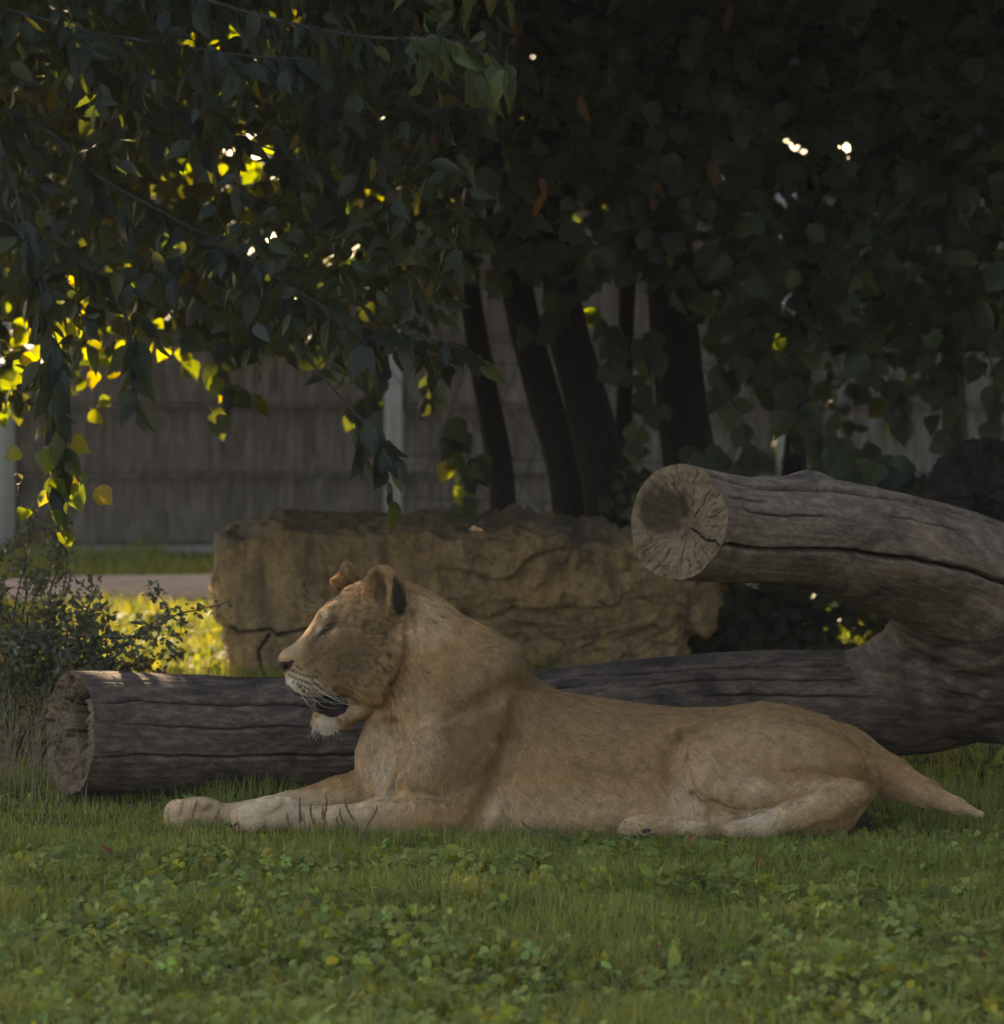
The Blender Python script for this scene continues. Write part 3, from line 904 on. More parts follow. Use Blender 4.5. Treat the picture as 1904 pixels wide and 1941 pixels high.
ruv, rw, rn, fc = ruv[keep], rw[keep], rn[keep], fc[keep]
n_ = len(ruv); u, v = ruv[:, 0], ruv[:, 1]
fl = flow_at(u, v)
fl3 = np.stack([fl[:, 0], np.zeros(n_), -fl[:, 1]], 1)
clump = np.stack([vnoise(ruv / 5.5, s_) for s_ in (31, 32, 33)], 1)
fl3 = norm(fl3) + 0.22 * clump + RNG.normal(0, 0.13, (n_, 3))
tan_ = norm(fl3 - (fl3 * rn).sum(1, keepdims=True) * rn)
L = np.full(n_, 0.009)
L = np.where((u > 950) & (v > 1490), 0.0105, L)
face = (u < 775) & (v < 1345)
L = np.where(face, np.interp(u, [527, 600, 660, 740], [0.002, 0.004, 0.0065, 0.009]), L)
L = np.where((np.hypot(u - 616, v - 1378) < 40) & (v > 1358), 0.022, L)
L = np.where((u > 685) & (u < 760) & (v > 1350) & (v < 1520), 0.011, L)
L = np.where((np.hypot(u - 715, v - 1115) < 48), 0.009, L)
L = np.where((np.hypot(u - 658, v - 1095) < 28), 0.017, L)
L = np.where((v > 1500) & (u < 700), 0.0065, L)
L = L * RNG.uniform(0.65, 1.2, n_)
lift = 0.16 + RNG.uniform(0, 0.2, n_)
d0 = norm(tan_ + rn * lift[:, None] * 1.7)
d1 = norm(tan_ + rn * lift[:, None] * 0.5 + np.array([0, 0, -0.12]))
p0 = rw - rn * 0.001
pts = np.stack([p0, p0 + d0 * (L * 0.5)[:, None], p0 + d0 * (L * 0.5)[:, None] + d1 * (L * 0.5)[:, None]], 1)
wid = np.where(face, 0.0006, 0.0008)
rad = np.stack([wid, wid * 0.8, wid * 0.15], 1)
fl1 = fl / np.maximum(np.linalg.norm(fl, axis=1, keepdims=True), 1e-6)
streak = sum(vnoise(np.stack([(u + fl1[:, 0] * s_) / 4.2, (v + fl1[:, 1] * s_) / 4.2, ruv[:, 2] / 9.0], -1), 37) for s_ in (-10, -6, -2, 2, 6, 10)) / 6.0   # locks running with the coat
fc = fc * 1.14 * RNG.uniform(0.75, 1.25, (n_, 1)) * (1 + np.where(face, 0.9, 0.5)[:, None] * streak[:, None])
fur = curves_obj('fur', pts, rad, np.clip(fc, 0, 0.9), M['fur'], lion)
tag(fur, kind='stuff')

# whiskers, brow hairs, nose, eyes, pads --------------
def hair_tube(name, p, r, mat, parent, n=8):
    V, Fs = tube_simple(np.asarray(p), np.linspace(r, r * 0.25, len(p)), n, 4)
    return obj(name, mesh_np(name, V, Fs, mat), parent)
for k, (a, b, ex, ey, ew) in enumerate([(566, 1290, 668, 1326, -40), (574, 1294, 672, 1334, -46), (580, 1286, 690, 1338, -40), (586, 1292, 700, 1346, -36), (590, 1300, 664, 1333, -50), (572, 1302, 640, 1338, -48),
                                        (594, 1284, 676, 1330, -44), (560, 1296, 612, 1348, -40), (578, 1306, 648, 1340, -44), (598, 1290, 684, 1332, -30), (554, 1288, 588, 1322, -30), (568, 1312, 598, 1352, -26), (560, 1306, 622, 1332, -42)]):
    w0 = wsurf(a, b)
    p = [to_world(np.array([a + t * (ex - a), b + t * (ey - b) + 16 * math.sin(math.pi * t) * (0.6 + 0.4 * math.sin(k)), w0 + ew * t - 8 * t])) for t in np.linspace(0, 1, 5)]
    hair_tube('whisker', p, 0.00045, M['whisker'], lion)
for a, b, ex, ey in [(612, 1150, 560, 1090), (610, 1152, 540, 1124), (613, 1149, 578, 1086), (608, 1156, 556, 1156), (616, 1146, 604, 1098)]:
    w0 = wsurf(a + 6, b + 8)
    p = [to_world(np.array([a + t * (ex - a) - 10 * math.sin(math.pi * t), b + t * (ey - b), w0 - 14 * t])) for t in np.linspace(0, 1, 5)]
    hair_tube('brow_whisker', p, 0.00035, M['whisker'], lion)
for k in range(44):
    a, b = 594 + random.random() * 44, 1366 + random.random() * 16
    w0 = wsurf(a, min(b, 1374)) if LF[int((a - U0) / H), int((min(b, 1374) - V0) / H)].min() < 0 else -30
    p = [to_world(np.array([a + t * random.uniform(-10, 8) + (a - 618) * 0.4 * t, b + t * (10 + 24 * random.random()), w0 - 10 * t])) for t in np.linspace(0, 1, 4)]
    hair_tube('chin_hair', p, 0.0004, M['whisker'], lion)
def small_ball(name, c, r, mat, parent, rot=0.0):
    th_, ph_ = np.meshgrid(np.linspace(0, np.pi, 9), np.linspace(0, 2 * np.pi, 14, endpoint=False), indexing='ij')
    x = r[0] * np.sin(th_) * np.cos(ph_); y = r[1] * np.cos(th_); w = r[2] * np.sin(th_) * np.sin(ph_)
    a = math.radians(rot)
    q = np.stack([c[0] + x * math.cos(a) - y * math.sin(a), c[1] + x * math.sin(a) + y * math.cos(a), c[2] + w], -1).reshape(-1, 3)
    i, j = np.meshgrid(np.arange(8), np.arange(14), indexing='ij')
    F = np.stack([i * 14 + j, i * 14 + (j + 1) % 14, (i + 1) * 14 + (j + 1) % 14, (i + 1) * 14 + j], -1).reshape(-1, 4)
    return obj(name, mesh_np(name, to_world(q), F, mat), parent)
we = wsurf(621, 1190)
small_ball('eye', (621, 1190, we + 5), (10, 6, 8), M['eye'], lion, rot=-32)
small_ball('eye', (612, 1189, wm_(617) + 46), (10, 6, 8), M['eye'], lion, rot=-32)
small_ball('paw_pad', (1224, 1573, -203), (15, 8, 8), M['pad'], lion)
small_ball('paw_pad', (1186, 1582, -200), (10, 6, 10), M['pad'], lion)
for q, (a, b, w) in enumerate([(352, 1548, 6), (452, 1560, -160), (446, 1560, -140), (448, 1560, -118)]):
    V, Fs = tube_simple(np.array([to_world(np.array([a + 4, b, w])), to_world(np.array([a - 4, b + 2, w])), to_world(np.array([a - 10, b + 8, w]))]), [0.004, 0.0035, 0.001], 6, 6)
    obj('claw', mesh_np('claw', V, Fs, M['pad']), lion)

# ------------------------------------------------------------------ logs
def log_tube(name, pts, radii, nS, nT, mat, parent, cracks=(), lump=0.05, seed=1, groove=0.004, ref=(0, 0, 1), taper_end=False, bumps=(), sq=1.0):
    """trunk swept along world points; angle 0 = top, +90 degrees = camera side. cracks: (list of (s share, angle deg), width m, depth m)"""
    c, s = catmull(np.column_stack([pts, radii]), nS)
    p, r = c[:, :3], c[:, 3]
    t = norm(np.gradient(p, axis=0))
    n = norm(np.array(ref)[None] - (t @ np.array(ref))[:, None] * t)          # up
    b = np.cross(t, n)
    if b[len(b) // 2, 1] > 0:
        b = -b                                                                # towards the camera
        flip = True
    else:
        flip = False
    th = np.linspace(0, 2 * np.pi, nT, endpoint=False)
    S, TH = np.meshgrid(s, th, indexing='ij')
    R = np.repeat(r[:, None], nT, 1)
    q = np.stack([np.cos(TH) * 1.3, np.sin(TH) * 1.3, S * 1.6], -1)
    R = R * (1 + lump * fbm(q, 3, seed))
    q2 = np.stack([np.cos(TH) * 26 * r[:, None] / 0.18, np.sin(TH) * 26 * r[:, None] / 0.18, S * 2.2], -1)
    R = R + groove * fbm(q2, 3, seed + 5)
    crack = np.zeros_like(R)
    for path, wd, dp in cracks:
        path = np.asarray(path, float)
        a0 = np.radians(np.interp(s / s[-1], path[:, 0], path[:, 1]))
        a0 = a0 + 0.05 * vnoise(np.stack([s * 5, 0 * s + dp * 91, 0 * s], -1), seed + 9) + 0.02 * vnoise(np.stack([s * 19, 0 * s + dp * 91, 0 * s], -1), seed + 8)
        on = np.clip((s / s[-1] - path[0, 0]) / 0.02, 0, 1) * np.clip((path[-1, 0] - s / s[-1]) / 0.02, 0, 1)
        d = (TH - a0[:, None] + np.pi) % (2 * np.pi) - np.pi
        m = np.exp(-(d * r[:, None] / wd) ** 2) * on[:, None]
        R = R - dp * m
        crack = np.maximum(crack, np.clip(m * 1.7 - 0.35, 0, 1))
    for sb, ab, ws, wa, h in bumps:
        d = (TH - math.radians(ab) + np.pi) % (2 * np.pi) - np.pi
        R = R + h * np.exp(-((S / s[-1] - sb) / ws) ** 2 - (d / math.radians(wa)) ** 2)
    V = p[:, None] + R[..., None] * (np.cos(TH)[..., None] * n[:, None] + np.sin(TH)[..., None] * b[:, None])
    i, j = np.meshgrid(np.arange(nS - 1), np.arange(nT), indexing='ij')
    Q = np.stack([i * nT + j, i * nT + (j + 1) % nT, (i + 1) * nT + (j + 1) % nT, (i + 1) * nT + j], -1).reshape(-1, 4)
    if not flip:
        Q = Q[:, ::-1]
    wuv = np.stack([S, TH * 0.17, 0 * S], -1).reshape(-1, 3)
    o = obj(name, mesh_np(name, V.reshape(-1, 3), Q, mat, attrs={'wuv': wuv, 'crack': crack.ravel()}), parent)
    return o, V, p, t, n, b
def cut_face(name, ring, centre, axis, mat, parent, cracks=(), hole=None, nR=34, dish=0.01, seed=3, rough=0.006):
    """sawn end: polar grid between the log's end ring and its heart"""
    nT = len(ring)
    f = np.linspace(1, 0, nR)[:, None]
    heart = np.asarray(centre)
    V = heart[None, None] + f[..., None] * (ring - heart)[None]
    th = np.linspace(0, 2 * np.pi, nT, endpoint=False)[None]
    q = np.stack([np.cos(th) * f * 5, np.sin(th) * f * 5, 0 * f * th], -1)
    dz = rough * fbm(q * 2.2, 4, seed) + 0.4 * rough * vnoise(np.stack([0 * th + f * 26, 0 * th * f, 0 * th * f + 3], -1), seed) - dish * (1 - f ** 2)
    edge = np.clip((1 - f) * 14, 0, 1)
    dz = dz * edge
    crack = np.zeros((nR, nT)); rot = np.zeros((nR, nT))
    for ang, r0, r1, wd, dp in cracks:
        a = math.radians(ang) + 0.06 * vnoise(np.stack([f * 9, 0 * f + ang, 0 * f], -1), seed)
        d = (th - a + np.pi) % (2 * np.pi) - np.pi
        m = np.exp(-(d * np.maximum(f, 0.06) / wd) ** 2) * np.clip((f - r0) * 20, 0, 1) * np.clip((r1 - f) * 20, 0, 1)
        dz = dz - dp * m
        crack = np.maximum(crack, np.clip(m * 1.6 - 0.3, 0, 1))
    if hole:
        for ha, hr, hw, dp in hole:
            x, y = f * np.cos(th), f * np.sin(th)
            d = np.hypot(x - hr * math.cos(math.radians(ha)), y - hr * math.sin(math.radians(ha))) + 0.10 * fbm(q * 1.1 + 7, 3, seed + 4)
            m = 1 / (1 + np.exp((d - hw) * 26))
            dz = dz - dp * m * edge
            rot = np.maximum(rot, m)
    V = V + dz[..., None] * np.asarray(axis)
    i, j = np.meshgrid(np.arange(nR - 1), np.arange(nT), indexing='ij')
    Q = np.stack([i * nT + j, i * nT + (j + 1) % nT, (i + 1) * nT + (j + 1) % nT, (i + 1) * nT + j], -1).reshape(-1, 4)
    nrm = np.cross(V[0, nT // 4] - V[0, 0], V[0, nT // 2] - V[0, 0])
    if nrm @ np.asarray(axis) < 0:
        Q = Q[:, ::-1]
    F, T2 = np.broadcast_arrays(f, th)
    return obj(name, mesh_np(name, V.reshape(-1, 3), Q, mat, attrs={'wuv': np.stack([F, T2, rot], -1).reshape(-1, 3), 'crack': crack.ravel(), 'pos': V.reshape(-1, 3)}), parent)

flog = empty('forked_log', 'big weathered grey forked log lying behind the lioness, its upper limb cut off', 'log')
PXM = lambda y: FPX / (y + CAMD)
def RP(u, v, y, rpx):                         # world point and radius from frame values
    return np.append(P(u, v, y), rpx / PXM(y))
# lower limb, from its rotten left end to beyond the right edge
lw = np.array([RP(134, 1391, 0.62, 115), RP(260, 1392, 0.72, 114), RP(480, 1396, 0.86, 108), RP(750, 1389, 0.98, 104), RP(1000, 1372, 1.06, 100), RP(1250, 1345, 1.14, 97), RP(1450, 1328, 1.2, 95), RP(1620, 1328, 1.24, 100),
               RP(1760, 1310, 1.30, 112), RP(1910, 1262, 1.36, 128), RP(2100, 1200, 1.5, 150), RP(2350, 1120, 1.7, 170)])
lower, Vl, pl, tl, nl, bl = log_tube('lower_limb', lw[:, :3], lw[:, 3], 420, 300, M['wood_shaded'], flog, seed=21, lump=0.05, groove=0.0015, cracks=[
    ([(0.0, 56), (0.12, 55), (0.3, 52), (0.42, 46)], 0.0035, 0.012), ([(0.0, 108), (0.15, 107), (0.34, 98)], 0.0035, 0.014), ([(0.02, 78), (0.1, 80), (0.2, 76)], 0.003, 0.008), ([(0.40, 30), (0.55, 40), (0.7, 48)], 0.0035, 0.012), ([(0.45, 52), (0.6, 62), (0.74, 70)], 0.003, 0.009), ([(0.5, 75), (0.66, 84), (0.85, 88)], 0.0035, 0.012), ([(0.66, 105), (0.9, 100)], 0.004, 0.014)])
cut_face('cut_end', Vl[0], P(132, 1378, 0.62), -tl[0], M['cut_dark'], lower, cracks=[(40, 0.1, 1, 0.03, 0.03), (150, 0.1, 1, 0.03, 0.03), (250, 0.1, 1, 0.02, 0.02), (320, 0.2, 1, 0.02, 0.02)], hole=[(20, 0.25, 0.42, 0.09), (95, 0.3, 0.3, 0.06)], seed=44, rough=0.016, dish=0.03)
# upper limb, its sawn end turned to the camera
uw = np.array([RP(1286, 988, -0.10, 108), RP(1330, 993, 0.00, 107), RP(1400, 1000, 0.13, 105), RP(1500, 1009, 0.34, 106), RP(1600, 1026, 0.56, 112), RP(1700, 1052, 0.78, 120), RP(1800, 1085, 0.98, 126), RP(1910, 1135, 1.16, 136), RP(2060, 1180, 1.38, 160), RP(2350, 1215, 1.75, 180)])
upper, Vu, pu, tu, nu_, bu = log_tube('upper_limb', uw[:, :3], uw[:, 3], 340, 300, M['wood'], flog, seed=63, lump=0.035, groove=0.0012,
    cracks=[([(0.0, 36), (0.12, 38), (0.24, 38), (0.36, 36), (0.5, 33), (0.8, 30)], 0.006, 0.05), ([(0.0, 116), (0.1, 110), (0.25, 106), (0.4, 100), (0.6, 94), (0.8, 92)], 0.006, 0.045),
            ([(0.03, 74), (0.1, 75), (0.2, 73)], 0.003, 0.010), ([(0.0, 60), (0.06, 62), (0.1, 60)], 0.003, 0.008), ([(0.3, 62), (0.45, 60)], 0.003, 0.008)],
    bumps=[(0.235, 0, 0.022, 26, 0.022), (0.13, 5, 0.05, 40, -0.012), (0.0, 0, 0.03, 40, 0.006)])
cut_face('cut_end', Vu[0], P(1308, 1000, -0.09), -tu[0], M['cut'], upper, seed=12, rough=0.005, dish=-0.006,
         cracks=[(116, 0.08, 1.0, 0.013, 0.04), (45, 0.2, 1.0, 0.008, 0.02), (75, 0.5, 1.0, 0.006, 0.01), (150, 0.4, 1.0, 0.007, 0.012), (178, 0.3, 1, 0.007, 0.015), (205, 0.45, 1, 0.007, 0.012), (20, 0.35, 1, 0.007, 0.012), (235, 0.55, 1, 0.007, 0.012), (345, 0.3, 0.9, 0.009, 0.02), (95, 0.6, 1, 0.005, 0.01), (134, 0.6, 1, 0.005, 0.01), (164, 0.6, 1, 0.005, 0.01), (192, 0.65, 1, 0.005, 0.01), (60, 0.55, 1, 0.005, 0.01)],
         hole=[(292, 0.55, 0.40, 0.004), (340, 0.40, 0.20, 0.016)])
# wood that fills the fork: smooth union of both limbs, kept only where it stands proud of them
def limb_dist(pts, X, Y, Z):
    d = None
    for a, b in zip(pts[:-1], pts[1:]):
        e = b[:3] - a[:3]
        px_, py_, pz_ = X - a[0], Y - a[1], Z - a[2]
        t = np.clip((px_ * e[0] + py_ * e[1] + pz_ * e[2]) / (e @ e), 0, 1)
        q = np.sqrt((px_ - t * e[0]) ** 2 + (py_ - t * e[1]) ** 2 + (pz_ - t * e[2]) ** 2) - (a[3] + t * (b[3] - a[3]))
        d = q if d is None else np.minimum(d, q)
    return d
hx = 0.007
x0, y0, z0 = P(1440, 1300, 1.2)[0], 0.55, P(0, 1420, 1.2)[2]
fx, fy_, fz = np.arange(x0, x0 + 1.15, hx), np.arange(y0, y0 + 1.15, hx), np.arange(z0, z0 + 0.72, hx)
X, Y, Z = np.meshgrid(fx, fy_, fz, indexing='ij', sparse=True)
cl_, _ = catmull(lw, 40); cu_, _ = catmull(uw, 34)
dA, dB = limb_dist(cl_[18:], X, Y, Z), limb_dist(cu_[8:], X, Y, Z)
kf = 0.31
hh = np.clip(0.5 + 0.5 * (dB - dA) / kf, 0, 1)
sm = dB * (1 - hh) + dA * hh - kf * hh * (1 - hh)
grid = np.stack(np.meshgrid(fx[::4], fy_[::4], fz[::4], indexing='ij'), -1)
Vf, Qf = surface_nets(sm.astype(np.float32))
gap = np.minimum(dA, dB)
Vf = smooth_mesh(Vf * hx + np.array([x0, y0, z0]), Qf, 4)
prou = np.minimum(limb_dist(cl_[18:], *Vf.T), limb_dist(cu_[8:], *Vf.T))
grow_ = prou > 0.0025
for _k in range(5):
    hit = grow_[Qf].any(1); grow_[Qf[hit].ravel()] = True
Qf = Qf[grow_[Qf].all(1)]
used = np.unique(Qf); re_ = np.full(len(Vf), -1); re_[used] = np.arange(len(used))
Vf, Qf, prou = Vf[used], re_[Qf], prou[used]
Nf = vnormals(Vf, Qf)
torn = np.clip(prou / 0.03, 0, 1)
Vf = Vf + Nf * ((0.020 * fbm(Vf * np.array([7, 12, 13]), 4, 31)) * torn + np.interp(prou, [0.0, 0.006, 0.03], [-0.016, -0.005, 0.004]))[:, None]
obj('fork_web', mesh_np('fork_web', Vf, Qf, M['wood_shaded'], attrs={'wuv': np.stack([Vf[:, 0] + 0.3 * Vf[:, 2], Vf[:, 2] * 0.8 - 0.4 * Vf[:, 1], 0 * prou], -1), 'crack': 0 * torn}), flog)

# second log, its sawn end raised, far right
dl = empty('leaning_log', 'dark round log end showing behind the forked log at the right edge', 'log')
dw = np.array([RP(1862, 936, 3.6, 108), RP(1866, 950, 4.0, 108), RP(1890, 1010, 5.0, 106), RP(1930, 1110, 6.4, 104), RP(1960, 1180, 7.6, 100)])
dk, Vd, pd_, td, nd, bd = log_tube('trunk', dw[:, :3], dw[:, 3], 70, 140, M['bark'], dl, seed=5, ref=(0, 0.2, 1), lump=0.06, groove=0.006)
cut_face('cut_end', Vd[0], P(1862, 940, 3.58), -td[0], M['cut_shaded'], dl, seed=9, rough=0.012, cracks=[(a, 0.1, 0.8 + 0.03 * (a % 7), 0.011, 0.02) for a in (12, 75, 118, 203, 262, 330)], hole=[(180, 0.3, 0.25, 0.04)])

# ------------------------------------------------------------------ boulder
BY = 5.25                                       # depth of the boulder's front face
bsc = FPX / (BY + CAMD)                         # frame units per metre there
OUT = [(412, 1013), (430, 996), (470, 986), (512, 976), (534, 966), (573, 973), (684, 970), (806, 965), (905, 973), (1000, 970), (1055, 973), (1099, 990), (1194, 1007), (1300, 1030), (1352, 1085), (1368, 1128),
       (1365, 1167), (1332, 1196), (1300, 1208), (1300, 1240), (1270, 1300), (1200, 1340), (480, 1340), (451, 1284), (434, 1267), (419, 1206), (424, 1180), (408, 1172), (401, 1150), (398, 1112), (405, 1050)]
hb = 3.6
bu_, bv_, bw_ = np.arange(380, 1390, hb), np.arange(950, 1345, hb), np.arange(-30, 420, hb)
BU, BV = np.meshgrid(bu_, bv_, indexing='ij')
D = poly_sd(OUT, BU, BV)
top = np.interp(BU, [o[0] for o in OUT[:14]], [o[1] for o in OUT[:14]])
# front face leans: the upper surface slopes back from a rim some 45 units below the skyline
rim = top + np.interp(BU, [400, 450, 700, 1000, 1200, 1350], [8, 36, 48, 56, 40, 20])
front = np.where(BV < rim, (rim - BV) * 4.6, 0.0) + 10 * np.clip((BV - 1190) / 60, 0, 1) * (BU < 700) + 38 * np.clip((BV - 1130) / 100, 0, 1) * (BU > 700)
front = front + np.interp(BU, [380, 430, 600, 1100, 1300, 1380], [70, 18, 0, 0, 22, 70])
edge_ = np.clip(1 + D / 26, 0, 1)
w = bw_[None, None, :]
f = np.maximum(np.maximum(D[..., None], front[..., None] - w), w - 330)
BP = np.stack(np.broadcast_arrays(BU[..., None], BV[..., None], w), -1) / bsc
f = f + edge_[..., None] ** 3 * 8
V, Q = surface_nets(f.astype(np.float32))
V = V * hb + np.array([380, 950, -30])
V = smooth_mesh(V, Q, 3)
Wb = P(V[:, 0], V[:, 1], BY + V[:, 2] / bsc)
Nb = vnormals(Wb, Q)
rough_side = np.clip((V[:, 0] - 760) / 240, 0.14, 1)
d1, d2, cid = worley(Wb @ np.array([[3.0, 0, 1.2], [0, 3.4, 0], [-1.6, 0, 8.5]]) + 1.0 * np.stack([vnoise(Wb * 5, 2), vnoise(Wb * 5, 3), vnoise(Wb * 5, 4)], -1), 5)
wv1 = worley.vec
e1, e2, cid2 = worley(Wb @ np.array([[9.0, 0, 3.5], [0, 10.0, 0], [-4.5, 0, 21.0]]) + 0.9 * np.stack([vnoise(Wb * 11, 2), vnoise(Wb * 11, 3), vnoise(Wb * 11, 4)], -1), 8)
tl1 = np.stack([np.cos(cid * 47), np.sin(cid * 31), np.cos(cid * 71)], -1); tl2 = np.stack([np.cos(cid2 * 47), np.sin(cid2 * 31), np.cos(cid2 * 71)], -1)
disp = rough_side * (0.038 * (cid - 0.5) + 0.032 * (tl1 * wv1).sum(-1) + 0.016 * (tl2 * worley.vec).sum(-1) + 0.020 * (cid2 - 0.5) - 0.012 * np.exp(-((d2 - d1) / 0.05) ** 2)) + 0.017 * fbm(Wb * 4.0, 4, 6) + 0.010 * fbm(Wb * 20.0, 4, 16)
vert = fbm(np.stack([Wb[:, 0] * 16, Wb[:, 1] * 16, Wb[:, 2] * 2.2], -1), 3, 14)
disp += (1 - rough_side) * 0.008 * vert
layer = fbm(np.stack([Wb[:, 0] * 3, Wb[:, 1] * 3, Wb[:, 2] * 34], -1), 3, 24)
topm = np.clip((np.interp(V[:, 0], bu_, np.interp(bu_, [o[0] for o in OUT[:14]], [o[1] for o in OUT[:14]])) + 46 - V[:, 1]) / 16, 0, 1)
disp += topm * 0.014 * layer
crk = near_line(V[:, 0] + 5 * vnoise(Wb * 14, 50), V[:, 1] + 9 * vnoise(Wb * 9, 51), [(395, 1174), (430, 1184), (452, 1203), (510, 1195), (522, 1205), (585, 1197), (650, 1200)], 2.4)
crk = np.maximum(crk, near_line(V[:, 0] + 5 * vnoise(Wb * 14, 52), V[:, 1] + 6 * vnoise(Wb * 9, 53), [(508, 1202), (490, 1235), (500, 1290)], 2.2))
crk = np.maximum(crk, rough_side * np.clip(1 - (d2 - d1) / 0.03, 0, 1) * np.clip(2 * vnoise(Wb * 3, 60), 0, 1) * 0.25)
disp -= 0.03 * crk
Wb = Wb + Nb * disp[:, None]
boulder = obj('boulder', mesh_np('boulder', Wb, Q, M['stone'], attrs={'crack': np.clip(crk, 0, 1), 'lichen': np.clip(topm * 1.1 + 0.25 * fbm(Wb * 6, 3, 40), 0, 0.95)}))
tag(boulder, 'long brown flat-topped boulder with a cracked left face behind the lioness', 'boulder')

# ------------------------------------------------------------------ fence
FY = 15.5
fsc = FPX / (FY + CAMD)
fence = empty('slab_fence', 'grey brown fence of rough slabs between pale posts along the back', 'fence')
post_x = [(u_ - CU) / fsc for u_ in (-2190, -1455, -720, 12, 746, 1490, 2232, 2974, 3710, 4445)]
def box(x0, x1, y0, y1, z0, z1, bev=0.0):
    V = np.array([(x, y, z) for x in (x0, x1) for y in (y0, y1) for z in (z0, z1)], float)
    F = np.array([(0, 1, 3, 2), (4, 6, 7, 5), (0, 4, 5, 1), (2, 3, 7, 6), (0, 2, 6, 4), (1, 5, 7, 3)])
    return V, F
slab_h = 0.445
def slab_mesh(sd, wdt):
    nx, nz = 110, 22
    X, Z = np.meshgrid(np.linspace(0, wdt, nx), np.linspace(0.0, slab_h - 0.0005, nz), indexing='ij')
    q = np.stack([X * 26, 0 * X + sd * 9.1, Z * 5], -1)
    y = -0.022 * fbm(q, 3, sd) - 0.012 * np.abs(vnoise(np.stack([X * 11, 0 * X + sd, Z * 1.5], -1), sd + 3))
    y[:, 0] = y[:, -1] = 0.05
    i, j = np.meshgrid(np.arange(nx - 1), np.arange(nz - 1), indexing='ij')
    Q = np.stack([i * nz + j, (i + 1) * nz + j, (i + 1) * nz + j + 1, i * nz + j + 1], -1).reshape(-1, 4)
    V = np.stack([X, y, Z], -1).reshape(-1, 3)
    Vb, Fb = box(0, wdt, 0.03, 0.10, 0.0, slab_h - 0.001)
    V2, Fs, _ = join([(V, [Q], None), (Vb, [Fb], None)])
    return mesh_np('fence_slab', V2, Fs, M['slab'])
bay = post_x[4] - post_x[3] - 0.10
slabs = [slab_mesh(s_, bay) for s_ in range(4)]
pv, pf = box(-0.055, 0.055, -0.06, 0.10, -0.2, 2.36)
post_me = mesh_np('fence_post', pv, pf, M['post'], smooth=False)
plv, plf = box(0, bay, -0.03, 0.06, -0.2, 0.055)
plinth_me = mesh_np('fence_plinth', plv, plf, M['plinth'], smooth=False)
for i, x in enumerate(post_x):
    obj('post', post_me, fence, (x, FY, 0))
    if i < len(post_x) - 1:
        obj('plinth', plinth_me, fence, (x + 0.05, FY, 0))
        for k in range(1, 5):
            lv, lf = box(0, bay, -0.042, 0.0, -0.008, 0.008)
            obj('joint_strip', bpy.data.meshes.get('joint_strip') or mesh_np('joint_strip', lv, lf, M['slab'], smooth=False), fence, (x + 0.05, FY, 0.058 + k * slab_h))
        for k in range(5):
            obj('slab', slabs[(i * 3 + k * 2) % 4], fence, (x + 0.05, FY, 0.058 + k * slab_h))
wf = empty('wire_mesh_fence', 'thin wires crossing in front of the slab fence behind the tree trunks', 'wire fence')
WY = 11.0
def wire(a, b, sag=0.0, n=10):
    t = np.linspace(0, 1, n)
    p = P(a[0] + t * (b[0] - a[0]), a[1] + t * (b[1] - a[1]) + sag * np.sin(np.pi * t), WY)
    V, Fs = tube_simple(p, np.full(n, 0.003), n, 5)
    obj('wire', mesh_np('wire', V, Fs, M['wire']), wf)
for v_ in (692, 870, 905, 951):
    wire((760, v_ - 8), (1500, v_ + 6 - (v_ % 3) * 6), 5)
for k in range(9):
    wire((740 + k * 85, 700), (960 + k * 85, 985), 8)
for k in range(8):
    wire((780 + k * 95, 980), (900 + k * 95, 660), -7)

# ------------------------------------------------------------------ trees
def leaf_template(rows, fold, droop, side_droop=0.0, stalk=0.0, wave=0.0):
    """rows: (y, half width); base at origin, tip at +y, face normal +z"""
    V, F4, F3 = [], [], []
    for k, (y, hw) in enumerate(rows):
        z = -droop * y * y
        for s_ in (-1, 0, 1):
            V.append((s_ * hw, y + (0.0 if s_ == 0 else -0.04 * hw), z + (fold * hw if s_ else 0) - side_droop * (s_ * hw) ** 2 * 4 + (wave * math.sin(k * 2.3 + s_) if s_ else 0)))
    for k in range(len(rows) - 1):
        a = k * 3
        for s_ in (0, 1):
            F4.append((a + s_, a + s_ + 1, a + s_ + 4, a + s_ + 3))
    if stalk:
        n = len(V)
        V += [(-0.012, -stalk, stalk * 0.25), (0.012, -stalk, stalk * 0.25), (0.012, 0.02, 0.0), (-0.012, 0.02, 0.0)]
        F4.append((n, n + 1, n + 2, n + 3))
    return np.array(V, float), np.array(F4)
ELM = leaf_template([(0, 0.02), (0.10, 0.15), (0.28, 0.225), (0.48, 0.215), (0.68, 0.14), (0.84, 0.06), (1.0, 0.004)], 0.35, 0.30, stalk=0.16)
ELM2 = leaf_template([(0, 0.02), (0.12, 0.17), (0.30, 0.25), (0.50, 0.23), (0.70, 0.15), (0.86, 0.055), (1.0, 0.004)], 0.22, 0.12, stalk=0.16, wave=0.02)
LIME = leaf_template([(-0.07, 0.22), (0.04, 0.40), (0.22, 0.49), (0.42, 0.45), (0.62, 0.31), (0.80, 0.14), (0.90, 0.05), (1.0, 0.004)], 0.06, 0.18, 0.30, stalk=0.35, wave=0.03)
LIME2 = leaf_template([(-0.07, 0.20), (0.04, 0.38), (0.22, 0.46), (0.42, 0.43), (0.62, 0.29), (0.80, 0.13), (0.90, 0.05), (1.0, 0.004)], -0.10, 0.42, 0.45, stalk=0.35, wave=0.05)
COARSE = leaf_template([(0, 0.1), (0.35, 0.48), (0.7, 0.34), (1.0, 0.02)], 0.1, 0.2)

